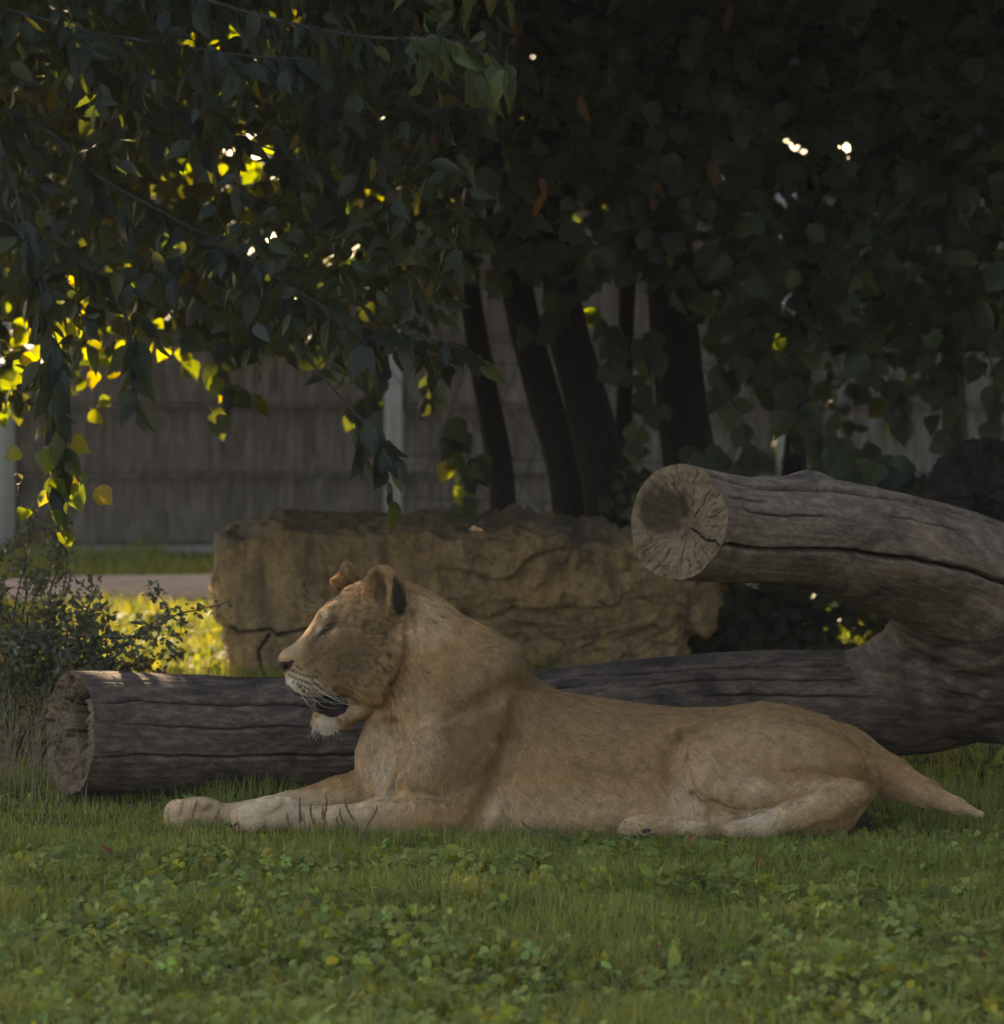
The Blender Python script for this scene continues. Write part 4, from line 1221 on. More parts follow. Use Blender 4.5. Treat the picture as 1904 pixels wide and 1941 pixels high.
def frames(tip, nrm):
    t = norm(tip)
    z = norm(nrm - (nrm * t).sum(-1, keepdims=True) * t)
    x = np.cross(t, z)
    return np.stack([x, t, z], -1)             # columns
def scatter_mesh(name, tmpl, pos, R, size, col, mat):
    V, F = tmpl
    n, k = len(pos), len(V)
    W = np.einsum('nij,kj->nki', R, V) * np.asarray(size)[:, None, None] + pos[:, None]
    FF = (F[None] + (np.arange(n) * k)[:, None, None]).reshape(-1, F.shape[1])
    return mesh_np(name, W.reshape(-1, 3), FF, mat, np.repeat(col, k, 0))
def leaf_cols(n, yellow=0.012, sd=0.28):
    c = np.ones((n, 3)) * np.exp(RNG.normal(0, sd, (n, 1)))
    c[:, 0] *= RNG.uniform(0.8, 1.2, n); c[:, 2] *= RNG.uniform(0.8, 1.25, n)
    y = RNG.random(n) < yellow
    c[y] *= np.array([2.2, 1.45, 0.6])
    return c
# where the sun gets through: rays towards the sun from these points stay free of leaves
def seen(u, v, y):
    return P(u, v, y)
LIT = []                                        # (point, radius)
for u_ in np.arange(165, 460, 26):
    for v_ in np.arange(1160, 1300, 16):
        y_ = ground_y(v_)
        q = P(u_, v_, y_)
        if vnoise(q[None] * 2.2, 77)[0] > -0.8:
            LIT.append((q, 0.15))
for u_, v_ in ((580, 1656), (600, 1662), (560, 1668), (890, 1722), (905, 1728), (552, 1716), (1050, 1700)):
    LIT.append((P(u_, v_, ground_y(v_)), 0.06))
for u_, v_ in ((1560, 1160), (1590, 1180), (1600, 1150), (1575, 1170), (1480, 1150)):
    LIT.append((P(u_, v_, ground_y(v_ + 60)), 0.12))
for u_, v_, y_, r_ in ((20, 700, 4.6, .22), (60, 650, 4.6, .2), (30, 760, 4.4, .2), (120, 610, 4.6, .18), (170, 560, 4.6, .2), (220, 600, 4.6, .22), (255, 690, 4.6, .14), (150, 690, 4.5, .15), (430, 755, 4.6, .12), (330, 680, 4.6, .1), (110, 920, 1.3, .13), (95, 870, 1.3, .12), (130, 930, 1.3, .1),
                       (340, 275, 6.6, .2), (350, 330, 6.6, .2), (290, 320, 6.6, .16), (490, 150, 6.6, .16), (500, 270, 6.6, .2), (480, 320, 6.6, .2), (470, 400, 6.6, .15), (700, 370, 6.6, .18), (730, 345, 6.6, .16), (640, 325, 6.6, .1), (380, 60, 6.0, .16), (450, 40, 6.0, .16), (330, 100, 6.4, .14), (560, 30, 6.0, .16), (620, 20, 6.0, .14), (240, 60, 6.2, .12), (700, 30, 6.2, .12),
                       (1350, 570, 7.0, .06), (1460, 640, 7.0, .09), (1415, 600, 7.0, .06), (1490, 625, 7.0, .06), (1700, 805, 6.5, .06), (1680, 760, 6.5, .05), (1130, 590, 6.8, .03), (875, 920, 5.6, .06), (860, 870, 5.6, .05), (1885, 560, 6.5, .06)):
    LIT.append((P(u_, v_, y_), r_ * (1.0 if u_ < 300 and v_ > 500 else 0.72)))
LIT += [(P(712, 1076, -0.1), 0.07), (P(664, 1074, 0.1), 0.05), (P(560, 1214, 0.0), 0.04)]           # the sun catches the ears
# holes right through the foliage, where the bright sky shows
HOLES = [((475, 300), 17), (( 462, 318), 12), ((57, 64), 9), ((85, 96), 6), ((286, 370), 9), ((650, 328), 8), ((490, 170), 10), ((1604, 265), 5), ((1617, 267), 4), ((1573, 343), 8), ((420, 265), 10), ((46, 10), 6)]
def sun_free(pos, extra=0.0):
    keep = np.ones(len(pos), bool)
    for p, r in LIT:
        d = pos - p
        t = d @ SUN
        dist = np.linalg.norm(d - t[:, None] * SUN, axis=1)
        keep &= ~((t > 0.22) & (dist < r + extra))
    return keep
def hole_free(pos, size):
    u, v = proj(pos)
    keep = np.ones(len(pos), bool)
    for (a, b), r in HOLES:
        keep &= np.hypot(u - a, v - b) > r * 0.8 + size * 130
    return keep

def gap_free(pos):
    u, v = proj(pos)
    keep = np.ones(len(pos), bool)
    for p, r in LIT:
        if p[2] < 0.5 or p[1] < 1.0: continue
        a, b = proj(p)
        keep &= ~((pos[:, 1] < p[1] - 0.5) & (np.hypot(u - a, v - b) < 130 * r + 8) & (vnoise(pos * 9, 13) > -0.35))
    return keep
def tree_stem(name, pts, radii, mat, parent, nS=60, nT=28, seed=1, lump=0.08, groove=0.008):
    return log_tube(name, pts, radii, nS, nT, mat, parent, seed=seed, lump=lump, groove=groove, ref=(0, -1, 0.02))[0]
def branch(name, pts, r0, r1, mat, parent, n=26, k=6):
    V, Fs = tube_simple(np.asarray(pts), np.linspace(r0, r1, len(pts)), n, k)
    return obj(name, mesh_np(name, V, Fs, mat), parent)

def plant_leaves(tree, tmpls, pos, R, size, mat_single, mat_mass, n_single, base, colf=leaf_cols, mass_name='foliage'):
    """the n_single leaves that show largest become parts of their own, the rest one mass"""
    u, v = proj(pos)
    inside = (u > -10) & (u < 1914) & (v > -10) & (v < 1000)
    score = size / (pos[:, 1] + CAMD) * np.where(inside, 1, 0) - 0.004 * pos[:, 1]
    order = np.argsort(-score)
    single = order[:n_single]
    single = single[inside[single]]
    mask = np.ones(len(pos), bool)
    mask[single] = False
    mes = [mesh_np(base, t[0], t[1], mat_single) for t in tmpls]
    for i in single:
        o = obj('leaf', mes[i % len(mes)], tree)
        o.matrix_world = Matrix.Translation(pos[i].tolist()) @ Matrix(R[i].tolist()).to_4x4() @ Matrix.Scale(float(size[i]), 4)
    idx = np.where(mask)[0]
    if len(idx):
        parts, cols = [], []
        for t_i, t in enumerate(tmpls):
            ii = idx[t_i::len(tmpls)]
            V, F = t
            W = np.einsum('nij,kj->nki', R[ii], V) * size[ii][:, None, None] + pos[ii][:, None]
            parts.append((W.reshape(-1, 3), [(F[None] + (np.arange(len(ii)) * len(V))[:, None, None]).reshape(-1, F.shape[1])], np.repeat(colf(len(ii)), len(V), 0)))
        Vj, Fj, Cj = join(parts)
        tag(obj(mass_name, mesh_np(mass_name, Vj, Fj, mat_mass, Cj), tree), kind='stuff')

# --- elm on the left: its drooping branches hang in front -----------------------------------
elm = empty('elm_tree', 'tree at left whose drooping twigs of narrow pointed leaves hang over the clearing', 'tree')
tree_stem('trunk', np.array([(-3.6, 2.6, -0.1), (-3.5, 2.5, 1.2), (-3.3, 2.4, 2.6), (-3.0, 2.4, 4.0), (-2.7, 2.5, 5.5)]), [0.2, 0.17, 0.15, 0.12, 0.07], M['bark'], elm, seed=3)
EB = [  # main branches: (u, v, y)
    [(-260, -180, 1.9), (120, -90, 1.7), (400, 2, 1.5), (560, 45, 1.4), (700, 70, 1.3), (830, 74, 1.2), (905, 98, 1.15), (965, 120, 1.1)],
    [(-300, -60, 1.9), (60, 30, 1.7), (160, 58, 1.6), (330, 85, 1.5), (480, 106, 1.4), (610, 113, 1.35)],
    [(-250, 120, 2.2), (60, 230, 2.0), (180, 330, 1.9), (300, 398, 1.8), (462, 487, 1.7), (570, 556, 1.6), (690, 620, 1.5), (810, 640, 1.45), (886, 664, 1.4)],
    [(-200, 100, 1.6), (-40, 200, 1.5), (20, 330, 1.45), (60, 480, 1.4), (100, 650, 1.35), (108, 800, 1.3), (112, 940, 1.3)],
    [(420, 480, 2.0), (520, 590, 1.9), (600, 700, 1.8), (690, 800, 1.7), (740, 852, 1.65)],
    [(-150, 330, 2.0), (60, 420, 1.9), (180, 520, 1.8), (250, 620, 1.7), (270, 720, 1.65)],
    [(100, 0, 2.4), (240, 160, 2.3), (380, 230, 2.2), (560, 300, 2.1), (640, 330, 2.0)],
    [(500, 60, 2.2), (600, 160, 2.1), (680, 250, 2.0), (720, 300, 2.0)],
]
epos, etip, enrm, esz = [], [], [], []
def twig_leaves(pts, spacing, sz):
    c, s = catmull(pts, max(8, int(np.linalg.norm(np.diff(pts, axis=0), axis=1).sum() / spacing)))
    d = norm(np.gradient(c, axis=0))
    for k in range(len(c)):
        if k == 0 and len(c) > 4: continue
        side = 1 if k % 2 else -1
        lat = np.array([-d[k][2], 0.25 * random.uniform(-1, 1), d[k][0]])
        tip = 0.45 * d[k] + 0.40 * side * lat * random.uniform(0.2, 1.6) + np.array([random.uniform(-.6, .6), random.uniform(-.5, .4), -0.8])
        nr = np.array([random.gauss(0, .9), random.uniform(-1.0, -.1), random.uniform(-0.3, 1.0)])
        epos.append(c[k] + RNG.normal(0, 0.006, 3)); etip.append(tip); enrm.append(nr); esz.append(sz * random.uniform(0.55, 1.15))
for bi, b in enumerate(EB):
    pts = np.array([P(*q) for q in b])
    br = branch('branch', pts, 0.0075, 0.0018, M['twig'], elm, 44)
    c, s = catmull(pts, 60)
    d = norm(np.gradient(c, axis=0))
    step = max(1, int(0.055 / (s[1] + 1e-9)))
    side = 1
    twig_leaves(c[int(len(c) * (0.8 if bi == 4 else 0.45)):], 0.06, 0.118)
    for k in range(6, len(c) - 3, max(1, int(round(0.075 / s[1])))):
        side = -side
        if bi == 4 and 12 < k < 44: continue
        ln = random.uniform(0.14, 0.34) * (1 - 0.5 * k / len(c))
        dr = d[k] * 0.75 + np.array([random.uniform(-.3, .3), random.uniform(-.55, .45), side * 0.45 - 0.35])
        dr = norm(dr)
        tp = np.array([c[k], c[k] + dr * ln * 0.5 + np.array([0, 0, -0.015]), c[k] + dr * ln + np.array([0, 0, -0.08 * ln / 0.3])])
        V, Fs = tube_simple(tp, [0.003, 0.002, 0.001], 8, 5)
        obj('twig', mesh_np('twig', V, Fs, M['twig']), br)
        twig_leaves(tp, 0.05, 0.116)
ELM_LOW = lerp([-200, 0, 60, 130, 170, 260, 340, 420, 520, 640, 760, 860, 900, 960, 1010], [800, 800, 800, 760, 690, 640, 560, 640, 700, 760, 690, 670, 330, 180, 100])
nfill = 4200
fu, fv, fy = RNG.uniform(-250, 980, nfill), RNG.uniform(-120, 800, nfill), RNG.uniform(1.3, 3.4, nfill)
clumpy = vnoise(np.stack([fu / 120, fv / 120, fy * 2], -1), 61)
ok = (fv < ELM_LOW(fu) - 40) & (clumpy > -0.42)
for p in P(fu[ok], fv[ok], fy[ok]):
    epos.append(p); etip.append(np.array([random.gauss(0, .7), random.uniform(-.6, .5), random.uniform(-1, -.1)])); enrm.append(np.array([random.gauss(0, .9), random.uniform(-1, .2), random.uniform(-.3, 1.0)])); esz.append(random.uniform(0.05, 0.105))
epos, etip, enrm, esz = np.array(epos), np.array(etip), np.array(enrm), np.array(esz)
k_ = hole_free(epos, esz) & gap_free(epos) & (sun_free(epos) | (RNG.random(len(epos)) < 0.25))
epos, etip, enrm, esz = epos[k_], etip[k_], enrm[k_], esz[k_]
eu, ev = proj(epos)
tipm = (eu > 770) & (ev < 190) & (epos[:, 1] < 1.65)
elm_tip_lit = mesh_np('elm_tip_lit_leaf', *ELM, M['elm_tip_lit'])
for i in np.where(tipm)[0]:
    o = obj('leaf', elm_tip_lit, elm)
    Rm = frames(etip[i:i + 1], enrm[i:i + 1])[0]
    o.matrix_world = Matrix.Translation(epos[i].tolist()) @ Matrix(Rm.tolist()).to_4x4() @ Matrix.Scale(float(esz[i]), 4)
N_TIP = int(tipm.sum())
epos, etip, enrm, esz = epos[~tipm], etip[~tipm], enrm[~tipm], esz[~tipm]
plant_leaves(elm, [ELM, ELM2], epos, frames(etip, enrm), esz, M['elm_leaf_single'], M['elm_leaf'], 300 - min(N_TIP, 250), 'elm_leaf')

# --- the limes behind the boulder: dark leaning stems under one dense canopy -------------------
LT = [  # stem points (u, v, y), half widths in frame units, label, bark
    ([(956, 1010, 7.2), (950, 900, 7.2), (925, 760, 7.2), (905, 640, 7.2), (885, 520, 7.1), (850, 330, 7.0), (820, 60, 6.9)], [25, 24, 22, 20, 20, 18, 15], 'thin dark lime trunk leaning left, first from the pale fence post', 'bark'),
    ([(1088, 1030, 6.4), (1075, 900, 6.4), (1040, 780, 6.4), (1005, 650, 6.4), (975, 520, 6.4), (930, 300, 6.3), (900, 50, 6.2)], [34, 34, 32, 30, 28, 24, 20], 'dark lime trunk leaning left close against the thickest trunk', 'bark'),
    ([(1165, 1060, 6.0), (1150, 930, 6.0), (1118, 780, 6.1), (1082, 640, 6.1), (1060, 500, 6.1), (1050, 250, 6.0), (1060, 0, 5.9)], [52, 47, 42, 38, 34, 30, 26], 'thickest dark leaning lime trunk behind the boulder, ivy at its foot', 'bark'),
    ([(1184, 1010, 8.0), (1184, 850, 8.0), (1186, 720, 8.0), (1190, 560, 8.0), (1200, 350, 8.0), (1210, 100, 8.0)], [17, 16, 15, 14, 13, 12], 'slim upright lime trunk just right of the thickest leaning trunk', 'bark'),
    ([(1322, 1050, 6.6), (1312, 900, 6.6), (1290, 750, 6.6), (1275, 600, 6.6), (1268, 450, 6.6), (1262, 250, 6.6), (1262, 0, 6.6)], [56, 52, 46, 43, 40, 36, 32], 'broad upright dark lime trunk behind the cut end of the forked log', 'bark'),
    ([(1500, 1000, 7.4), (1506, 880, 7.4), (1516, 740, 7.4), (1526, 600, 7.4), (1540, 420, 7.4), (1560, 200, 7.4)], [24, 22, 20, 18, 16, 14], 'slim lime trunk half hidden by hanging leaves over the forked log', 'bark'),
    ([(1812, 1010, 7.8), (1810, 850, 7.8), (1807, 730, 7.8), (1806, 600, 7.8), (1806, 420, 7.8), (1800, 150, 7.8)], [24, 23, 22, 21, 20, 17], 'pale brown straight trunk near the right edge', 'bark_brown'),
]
limes = []
for i, (st, hw, lab, bk) in enumerate(LT):
    t = empty('lime_tree', lab, 'tree', 'trees behind the boulder')
    pts = np.array([P(*q) for q in st]); r = np.array([h / (FPX / (q[2] + CAMD)) for h, q in zip(hw, st)])
    foot = pts[0] + (pts[0] - pts[1]) / max(pts[1][2] - pts[0][2], 0.05) * (pts[0][2] + 0.05)
    topd = norm(pts[-1] - pts[-3])
    pts = np.vstack([foot, pts, pts[-1] + topd * 1.5, pts[-1] + topd * 3.2 + np.array([0, 0, 0.6])])
    r = np.concatenate([[r[0] * 1.18], r, [r[-1] * 0.8, r[-1] * 0.3]])
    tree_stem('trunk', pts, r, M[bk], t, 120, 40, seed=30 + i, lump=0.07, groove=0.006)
    limes.append((t, pts))
    for q in range(6):                                              # limbs carrying the canopy
        a = pts[-4 + q % 3] + topd * random.uniform(0, 0.5)
        dr = norm(np.array([random.uniform(-1, 1), random.uniform(-1, 1), 0.5]))
        branch('limb', [a, a + dr * 0.6, a + dr * 1.3 + np.array([0, 0, 0.1]), a + dr * 2.0], 0.05, 0.008, M['bark'], t, 14, 7)
LIME_LOW = lerp([-250, 0, 100, 180, 260, 350, 430, 500, 600, 700, 800, 880, 960, 1040, 1130, 1220, 1300, 1400, 1500, 1600, 1700, 1800, 1904, 2100],
                [830, 830, 800, 720, 690, 660, 720, 690, 720, 700, 620, 550, 580, 550, 590, 560, 600, 720, 830, 840, 770, 690, 740, 800])
def lime_fill(n, y0, y1, soft, dens_seed, thresh):
    u, v, y = RNG.uniform(-260, 2480, n), RNG.uniform(-160, 960, n), RNG.uniform(y0, y1, n)
    low = LIME_LOW(u) - 25
    pr = np.clip((low - v) / soft, 0, 1)
    pr = np.where(u > 1385, np.clip((low + 40 - v) / 300, 0, 1) ** 0.8, pr)
    cl = vnoise(np.stack([u / 90, v / 60, y * 1.5], -1), dens_seed)
    ok = (RNG.random(n) < pr) & (cl > thresh)
    return P(u[ok], v[ok], y[ok])
lp = np.concatenate([lime_fill(4050, 3.8, 5.2, 60, 71, -0.3), lime_fill(7300, 5.2, 7.0, 60, 72, -0.5), lime_fill(10700, 7.0, 10.5, 40, 73, -0.8)])
n = len(lp)
ltip = np.stack([RNG.normal(0, .8, n), RNG.uniform(-1.0, .5, n), RNG.uniform(-1.0, -.05, n)], -1)
lnrm = np.stack([RNG.normal(0, .55, n), RNG.uniform(-.9, .3, n), RNG.uniform(.3, 1.1, n)], -1)
lsz = RNG.uniform(0.055, 0.12, n)
# sprays of leaves hanging low: (u, v, y) of single shoots
SPR = [((880, 850), (885, 960), 5.6), ((720, 690), (670, 790), 5.0), ((800, 690), (830, 760), 5.0), ((1160, 640), (1165, 700), 5.2), ((1230, 700), (1215, 840), 5.4), ((1390, 760), (1420, 900), 5.0), ((1480, 700), (1560, 880), 4.8), ((1560, 820), (1700, 900), 4.6), ((1620, 880), (1680, 940), 4.4),
       ((1650, 700), (1730, 800), 5.0), ((1760, 700), (1780, 830), 5.2), ((1860, 640), (1890, 800), 5.0), ((1440, 560), (1400, 720), 5.0), ((420, 700), (430, 770), 4.6), ((1060, 560), (1040, 620), 5.2), ((1700, 890), (1760, 925), 4.2), ((1330, 860), (1360, 880), 5)]
ex = []
for a, b, y in SPR:
    m = int(np.hypot(b[0] - a[0], b[1] - a[1]) / 17) + 3
    pts = np.array([P(a[0] + t * (b[0] - a[0]) + 12 * math.sin(4 * t), a[1] + t * (b[1] - a[1]), y) for t in np.linspace(-0.5, 1, 6)])
    owner = limes[int(np.argmin([abs(l[1][3][0] - pts[0][0]) for l in limes]))][0]
    branch('branch', pts, 0.006, 0.0015, M['twig'], owner, 20, 5)
    cc, _ = catmull(pts, m + 3)
    ex.append(cc + RNG.normal(0, 0.025, cc.shape))
ex = np.concatenate(ex)
lp = np.concatenate([lp, ex]); m = len(ex)
ltip = np.concatenate([ltip, np.stack([RNG.uniform(-.7, .7, m), RNG.uniform(-.5, .2, m), RNG.uniform(-1.2, -.6, m)], -1)])
lnrm = np.concatenate([lnrm, np.stack([RNG.uniform(-.6, .6, m), RNG.uniform(-1.0, -.5, m), RNG.uniform(0, .6, m)], -1)])
lsz = np.concatenate([lsz, RNG.uniform(0.07, 0.115, m)])
# leaves the sun does reach, seen through gaps in the nearer foliage
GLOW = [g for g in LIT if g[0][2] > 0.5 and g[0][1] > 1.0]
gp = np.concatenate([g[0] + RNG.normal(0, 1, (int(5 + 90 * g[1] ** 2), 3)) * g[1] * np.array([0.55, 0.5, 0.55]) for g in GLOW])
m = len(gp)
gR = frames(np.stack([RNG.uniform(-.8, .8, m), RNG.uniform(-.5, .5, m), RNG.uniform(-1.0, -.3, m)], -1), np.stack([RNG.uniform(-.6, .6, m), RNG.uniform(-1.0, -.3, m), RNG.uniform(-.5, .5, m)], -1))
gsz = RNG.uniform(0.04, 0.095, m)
k_ = hole_free(lp, lsz) & gap_free(lp) & (sun_free(lp, 0.03) | (RNG.random(len(lp)) < 0.12))
lp, ltip, lnrm, lsz = lp[k_], ltip[k_], lnrm[k_], lsz[k_]
lR = frames(ltip, lnrm)
# high canopy above the frame; it is what shades the clearing
n = 80000
hc = np.stack([RNG.uniform(-8.5, 6.5, n), RNG.uniform(0.8, 13.5, n), RNG.uniform(2.75, 7.4, n)], -1)
hu, hv = proj(hc)
cl = vnoise(hc * np.array([0.9, 0.9, 1.1]), 91)
ok = (hv < -40) & (cl > -0.8) & (hc[:, 2] < 7.2 - 0.03 * (hc[:, 0] + 1) ** 2) & (sun_free(hc, 0.09)) & (hc[:, 2] > 2.75 + 0.25 * np.clip(3 - hc[:, 1], 0, 3))
hc = hc[ok]
hs = RNG.uniform(0.20, 0.30, len(hc))
hR = frames(RNG.normal(0, 1, (len(hc), 3)) + np.array([0, 0, -.3]), np.stack([RNG.normal(0, .5, len(hc)), RNG.normal(0, .5, len(hc)) + 0.2, RNG.uniform(.3, 1, len(hc))], -1))
tx = np.array([l[1][3][0] for l in limes])
own = np.argmin(np.abs(lp[:, 0][:, None] - tx[None]) + RNG.uniform(0, 0.4, (len(lp), len(tx))), 1)
hown = np.argmin(np.abs(hc[:, 0][:, None] * 0.5 - tx[None]) + RNG.uniform(0, 0.8, (len(hc), len(tx))), 1)
gown = np.argmin(np.abs(gp[:, 0][:, None] - tx[None]), 1)
for i, (t, _) in enumerate(limes):
    s_ = gown == i
    if s_.sum():
        tag(obj('sunlit_leaves', scatter_mesh('sunlit_leaves', LIME, gp[s_], gR[s_], gsz[s_], leaf_cols(s_.sum(), 0.1), M['sunlit_leaf']), t), kind='stuff')
    s_ = own == i
    if s_.sum():
        plant_leaves(t, [LIME, LIME2], lp[s_], lR[s_], lsz[s_], M['lime_leaf_single'], M['lime_leaf'], 110, 'lime_leaf', mass_name='foliage')
    s_ = hown == i
    if s_.sum():
        V, F = COARSE
        tag(obj('high_foliage', scatter_mesh('high_foliage', COARSE, hc[s_], hR[s_], hs[s_], leaf_cols(s_.sum()), M['lime_leaf']), t), kind='stuff')
# dry bracts with nutlets on the limes
BR = [(935, 45), (975, 50), (990, 60), (782, 40), (1028, 385), (1026, 355), (1105, 375), (885, 300), (1242, 365), (1235, 345), (1250, 345), (1215, 330), (1355, 330), (1347, 320), (1300, 325), (970, 190), (1100, 200), (690, 300), (825, 270), (860, 330), (1390, 25), (760, 255), (930, 370)]
for u_, v_ in BR:
    y_ = 4.4 + random.uniform(-.3, .3)
    p = P(u_, v_ - 18, y_)
    t = limes[int(np.argmin(np.abs(tx - p[0])))][0]
    V, F = leaf_template([(0, 0.03), (0.15, 0.13), (0.5, 0.16), (0.85, 0.12), (1, 0.02)], 0.3, 0.25, wave=0.03)
    o = obj('seed_bract', bpy.data.meshes.get('seed_bract') or mesh_np('seed_bract', V, F, M['bract']), t)
    R = frames(np.array([[random.uniform(-.4, .4), random.uniform(-.3, .1), -1.0]]), np.array([[random.uniform(-.8, .8), -1, .3]]))[0]
    o.matrix_world = Matrix.Translation(p.tolist()) @ Matrix(R.tolist()).to_4x4() @ Matrix.Scale(random.uniform(0.08, 0.12), 4)
# suckers and low growth at the feet of the stems
for (a, b, y, su, sv, cnt, ti) in ((1450, 1175, 6.2, 75, 55, 420, 4), (1195, 950, 5.9, 22, 40, 60, 2), (1330, 1190, 6.0, 60, 60, 200, 4), (1640, 1120, 6.6, 60, 60, 150, 5)):
    u_, v_, y_ = RNG.normal(a, su, cnt), RNG.normal(b, sv, cnt), RNG.uniform(y - .3, y + .5, cnt)
    q = P(u_, v_, y_)
    q = q[q[:, 2] > 0.05]; m = len(q)
    R = frames(np.stack([RNG.normal(0, .8, m), RNG.normal(-.2, .5, m), RNG.normal(-.5, .5, m)], -1), np.stack([RNG.normal(0, .5, m), -np.ones(m) * .7, RNG.uniform(0, 1, m)], -1))
    tag(obj('sucker_leaves', scatter_mesh('sucker_leaves', LIME2, q, R, RNG.uniform(0.045, 0.085, m), leaf_cols(m, 0.03), M['lime_leaf']), limes[ti][0]), kind='stuff')
# --- hedge-like trees beyond the fence: they close the view above the slabs --------------------
for k, (x, hgt, lab) in enumerate([(-6.5, 8.6, 'bushy dark tree beyond the fence at far left'), (-2.8, 9.0, 'bushy dark tree beyond the fence behind the elm twigs'), (1.0, 8.7, 'bushy dark tree beyond the fence behind the leaning trunks'), (4.8, 9.0, 'bushy dark tree beyond the fence behind the right-hand trunks'), (9.4, 8.8, 'bushy dark tree beyond the fence at far right')]):
    t = empty('background_tree', lab, 'tree', 'trees beyond the fence')
    tree_stem('trunk', np.array([(x, 18.5, -0.1), (x + .1, 18.5, 1.5), (x, 18.6, 3.5), (x, 18.6, hgt - 1)]), [0.22, 0.2, 0.14, 0.05], M['bark'], t, seed=80 + k)
    n = 6500
    q = RNG.normal(0, 1, (n, 3)); q = norm(q) * (RNG.random((n, 1)) ** 0.45)
    c = q * np.array([2.7, 1.5, hgt * 0.52]) + np.array([x, 18.5, hgt * 0.5])
    c = c[(vnoise(c * 1.3, 95 + k) > -0.75) & (c[:, 2] > 0.1)]
    kk = hole_free(c, np.full(len(c), 0.25)) & sun_free(c, 0.2)
    c = c[kk]
    n = len(c)
    R = frames(RNG.normal(0, 1, (n, 3)) + np.array([0, 0, -.4]), np.stack([RNG.normal(0, .5, n), RNG.normal(-.3, .5, n), RNG.uniform(.2, 1, n)], -1))
    tag(obj('foliage', scatter_mesh('far_foliage', COARSE, c, R, RNG.uniform(0.22, 0.36, n), leaf_cols(n), M['lime_leaf']), t), kind='stuff')
# --- unseen tree added right of the view to block light from that side ---------------
t = empty('light_block_tree', 'added unseen tree beyond the right edge, blocking light from that side', 'tree')
tree_stem('trunk', np.array([(5.4, -3.8, -0.1), (5.4, -3.8, 1.5), (5.5, -3.7, 3.5), (5.5, -3.7, 5.6)]), [0.25, 0.22, 0.16, 0.05], M['bark'], t, seed=88)
n = 11000
q = norm(RNG.normal(0, 1, (n, 3))) * (RNG.random((n, 1)) ** 0.4)
c = q * np.array([2.6, 6.0, 4.4]) + np.array([5.0, -3.6, 4.8])
R = frames(RNG.normal(0, 1, (n, 3)) + np.array([0, 0, -.4]), np.stack([RNG.normal(0, .5, n), RNG.normal(0, .5, n), RNG.uniform(.2, 1, n)], -1))
tag(obj('foliage', scatter_mesh('light_block_foliage', COARSE, c, R, RNG.uniform(0.22, 0.36, n), leaf_cols(n), M['lime_leaf']), t), kind='stuff')

# ------------------------------------------------------------------ shrub and dry stalks at the left
shrub = empty('thorny_shrub', 'small thorny shrub with tiny grey green leaves behind the rotten log end', 'shrub')
spos, stip, snrm, ssz, tw = [], [], [], [], []
def grow(p, d, ln, r, lev):
    n = max(3, int(ln / 0.03))
    pts = [p]
    q = np.array(p)
    for k in range(n):
        d = norm(d + RNG.normal(0, 0.16, 3) + np.array([0, 0, 0.02 if lev < 2 else -0.02]))
        q = q + d * ln / n
        pts.append(q)
        if lev >= 1 or k > n * 0.35:
            for _ in range(5 if lev >= 2 else 4):
                spos.append(q + RNG.normal(0, 0.008, 3)); stip.append(d * 0.4 + RNG.normal(0, 0.8, 3)); snrm.append(np.array([RNG.normal(0, .6), -.6, .8])); ssz.append(RNG.uniform(0.013, 0.028))
        if lev < 3 and k > 0 and RNG.random() < (0.6, 0.42, 0.12)[lev]:
            grow(q, norm(d * 0.7 + RNG.normal(0, 0.65, 3)), ln * RNG.uniform(0.35, 0.6), r * 0.6, lev + 1)
    V, Fs = tube_simple(np.array(pts), np.linspace(r, r * 0.4, len(pts)), len(pts) + 2, 5 if lev < 2 else 3, cap=False)
    tw.append((V, Fs, None, lev))
stems = [(30, 1440, 1.5, -0.15, 1.0, 0.55), (70, 1450, 1.45, 0.0, 1.0, 0.62), (110, 1455, 1.5, 0.2, 1.0, 0.58), (150, 1440, 1.6, 0.55, 0.9, 0.30), (180, 1430, 1.65, 0.8, 0.75, 0.34), (-20, 1440, 1.5, -0.2, 1.0, 0.6), (60, 1430, 1.7, 0.1, 1, 0.60), (110, 1430, 1.7, 0.25, 1, 0.5), (10, 1440, 1.3, 0.1, 1, 0.5)]
for a, b, y, dx, dz, ln in stems:
    p = P(a, b, y); p[2] = 0
    k0 = len(tw)
    grow(p, norm(np.array([dx, random.uniform(-.3, .3), dz])), ln, 0.006, 0)
    Vj, Fj, _ = join([(t[0], t[1], None) for t in tw[k0:]])
    obj('stem', mesh_np('stem', Vj, Fj, M['shrub_twig']), shrub)
SL = leaf_template([(0, 0.03), (0.3, 0.3), (0.65, 0.26), (1.0, 0.02)], 0.3, 0.2)
spos = np.array(spos); n = len(spos)
tag(obj('foliage', scatter_mesh('shrub_foliage', SL, spos, frames(np.array(stip), np.array(snrm)), np.array(ssz), leaf_cols(n, 0.05), M['shrub_leaf']), shrub), kind='stuff')
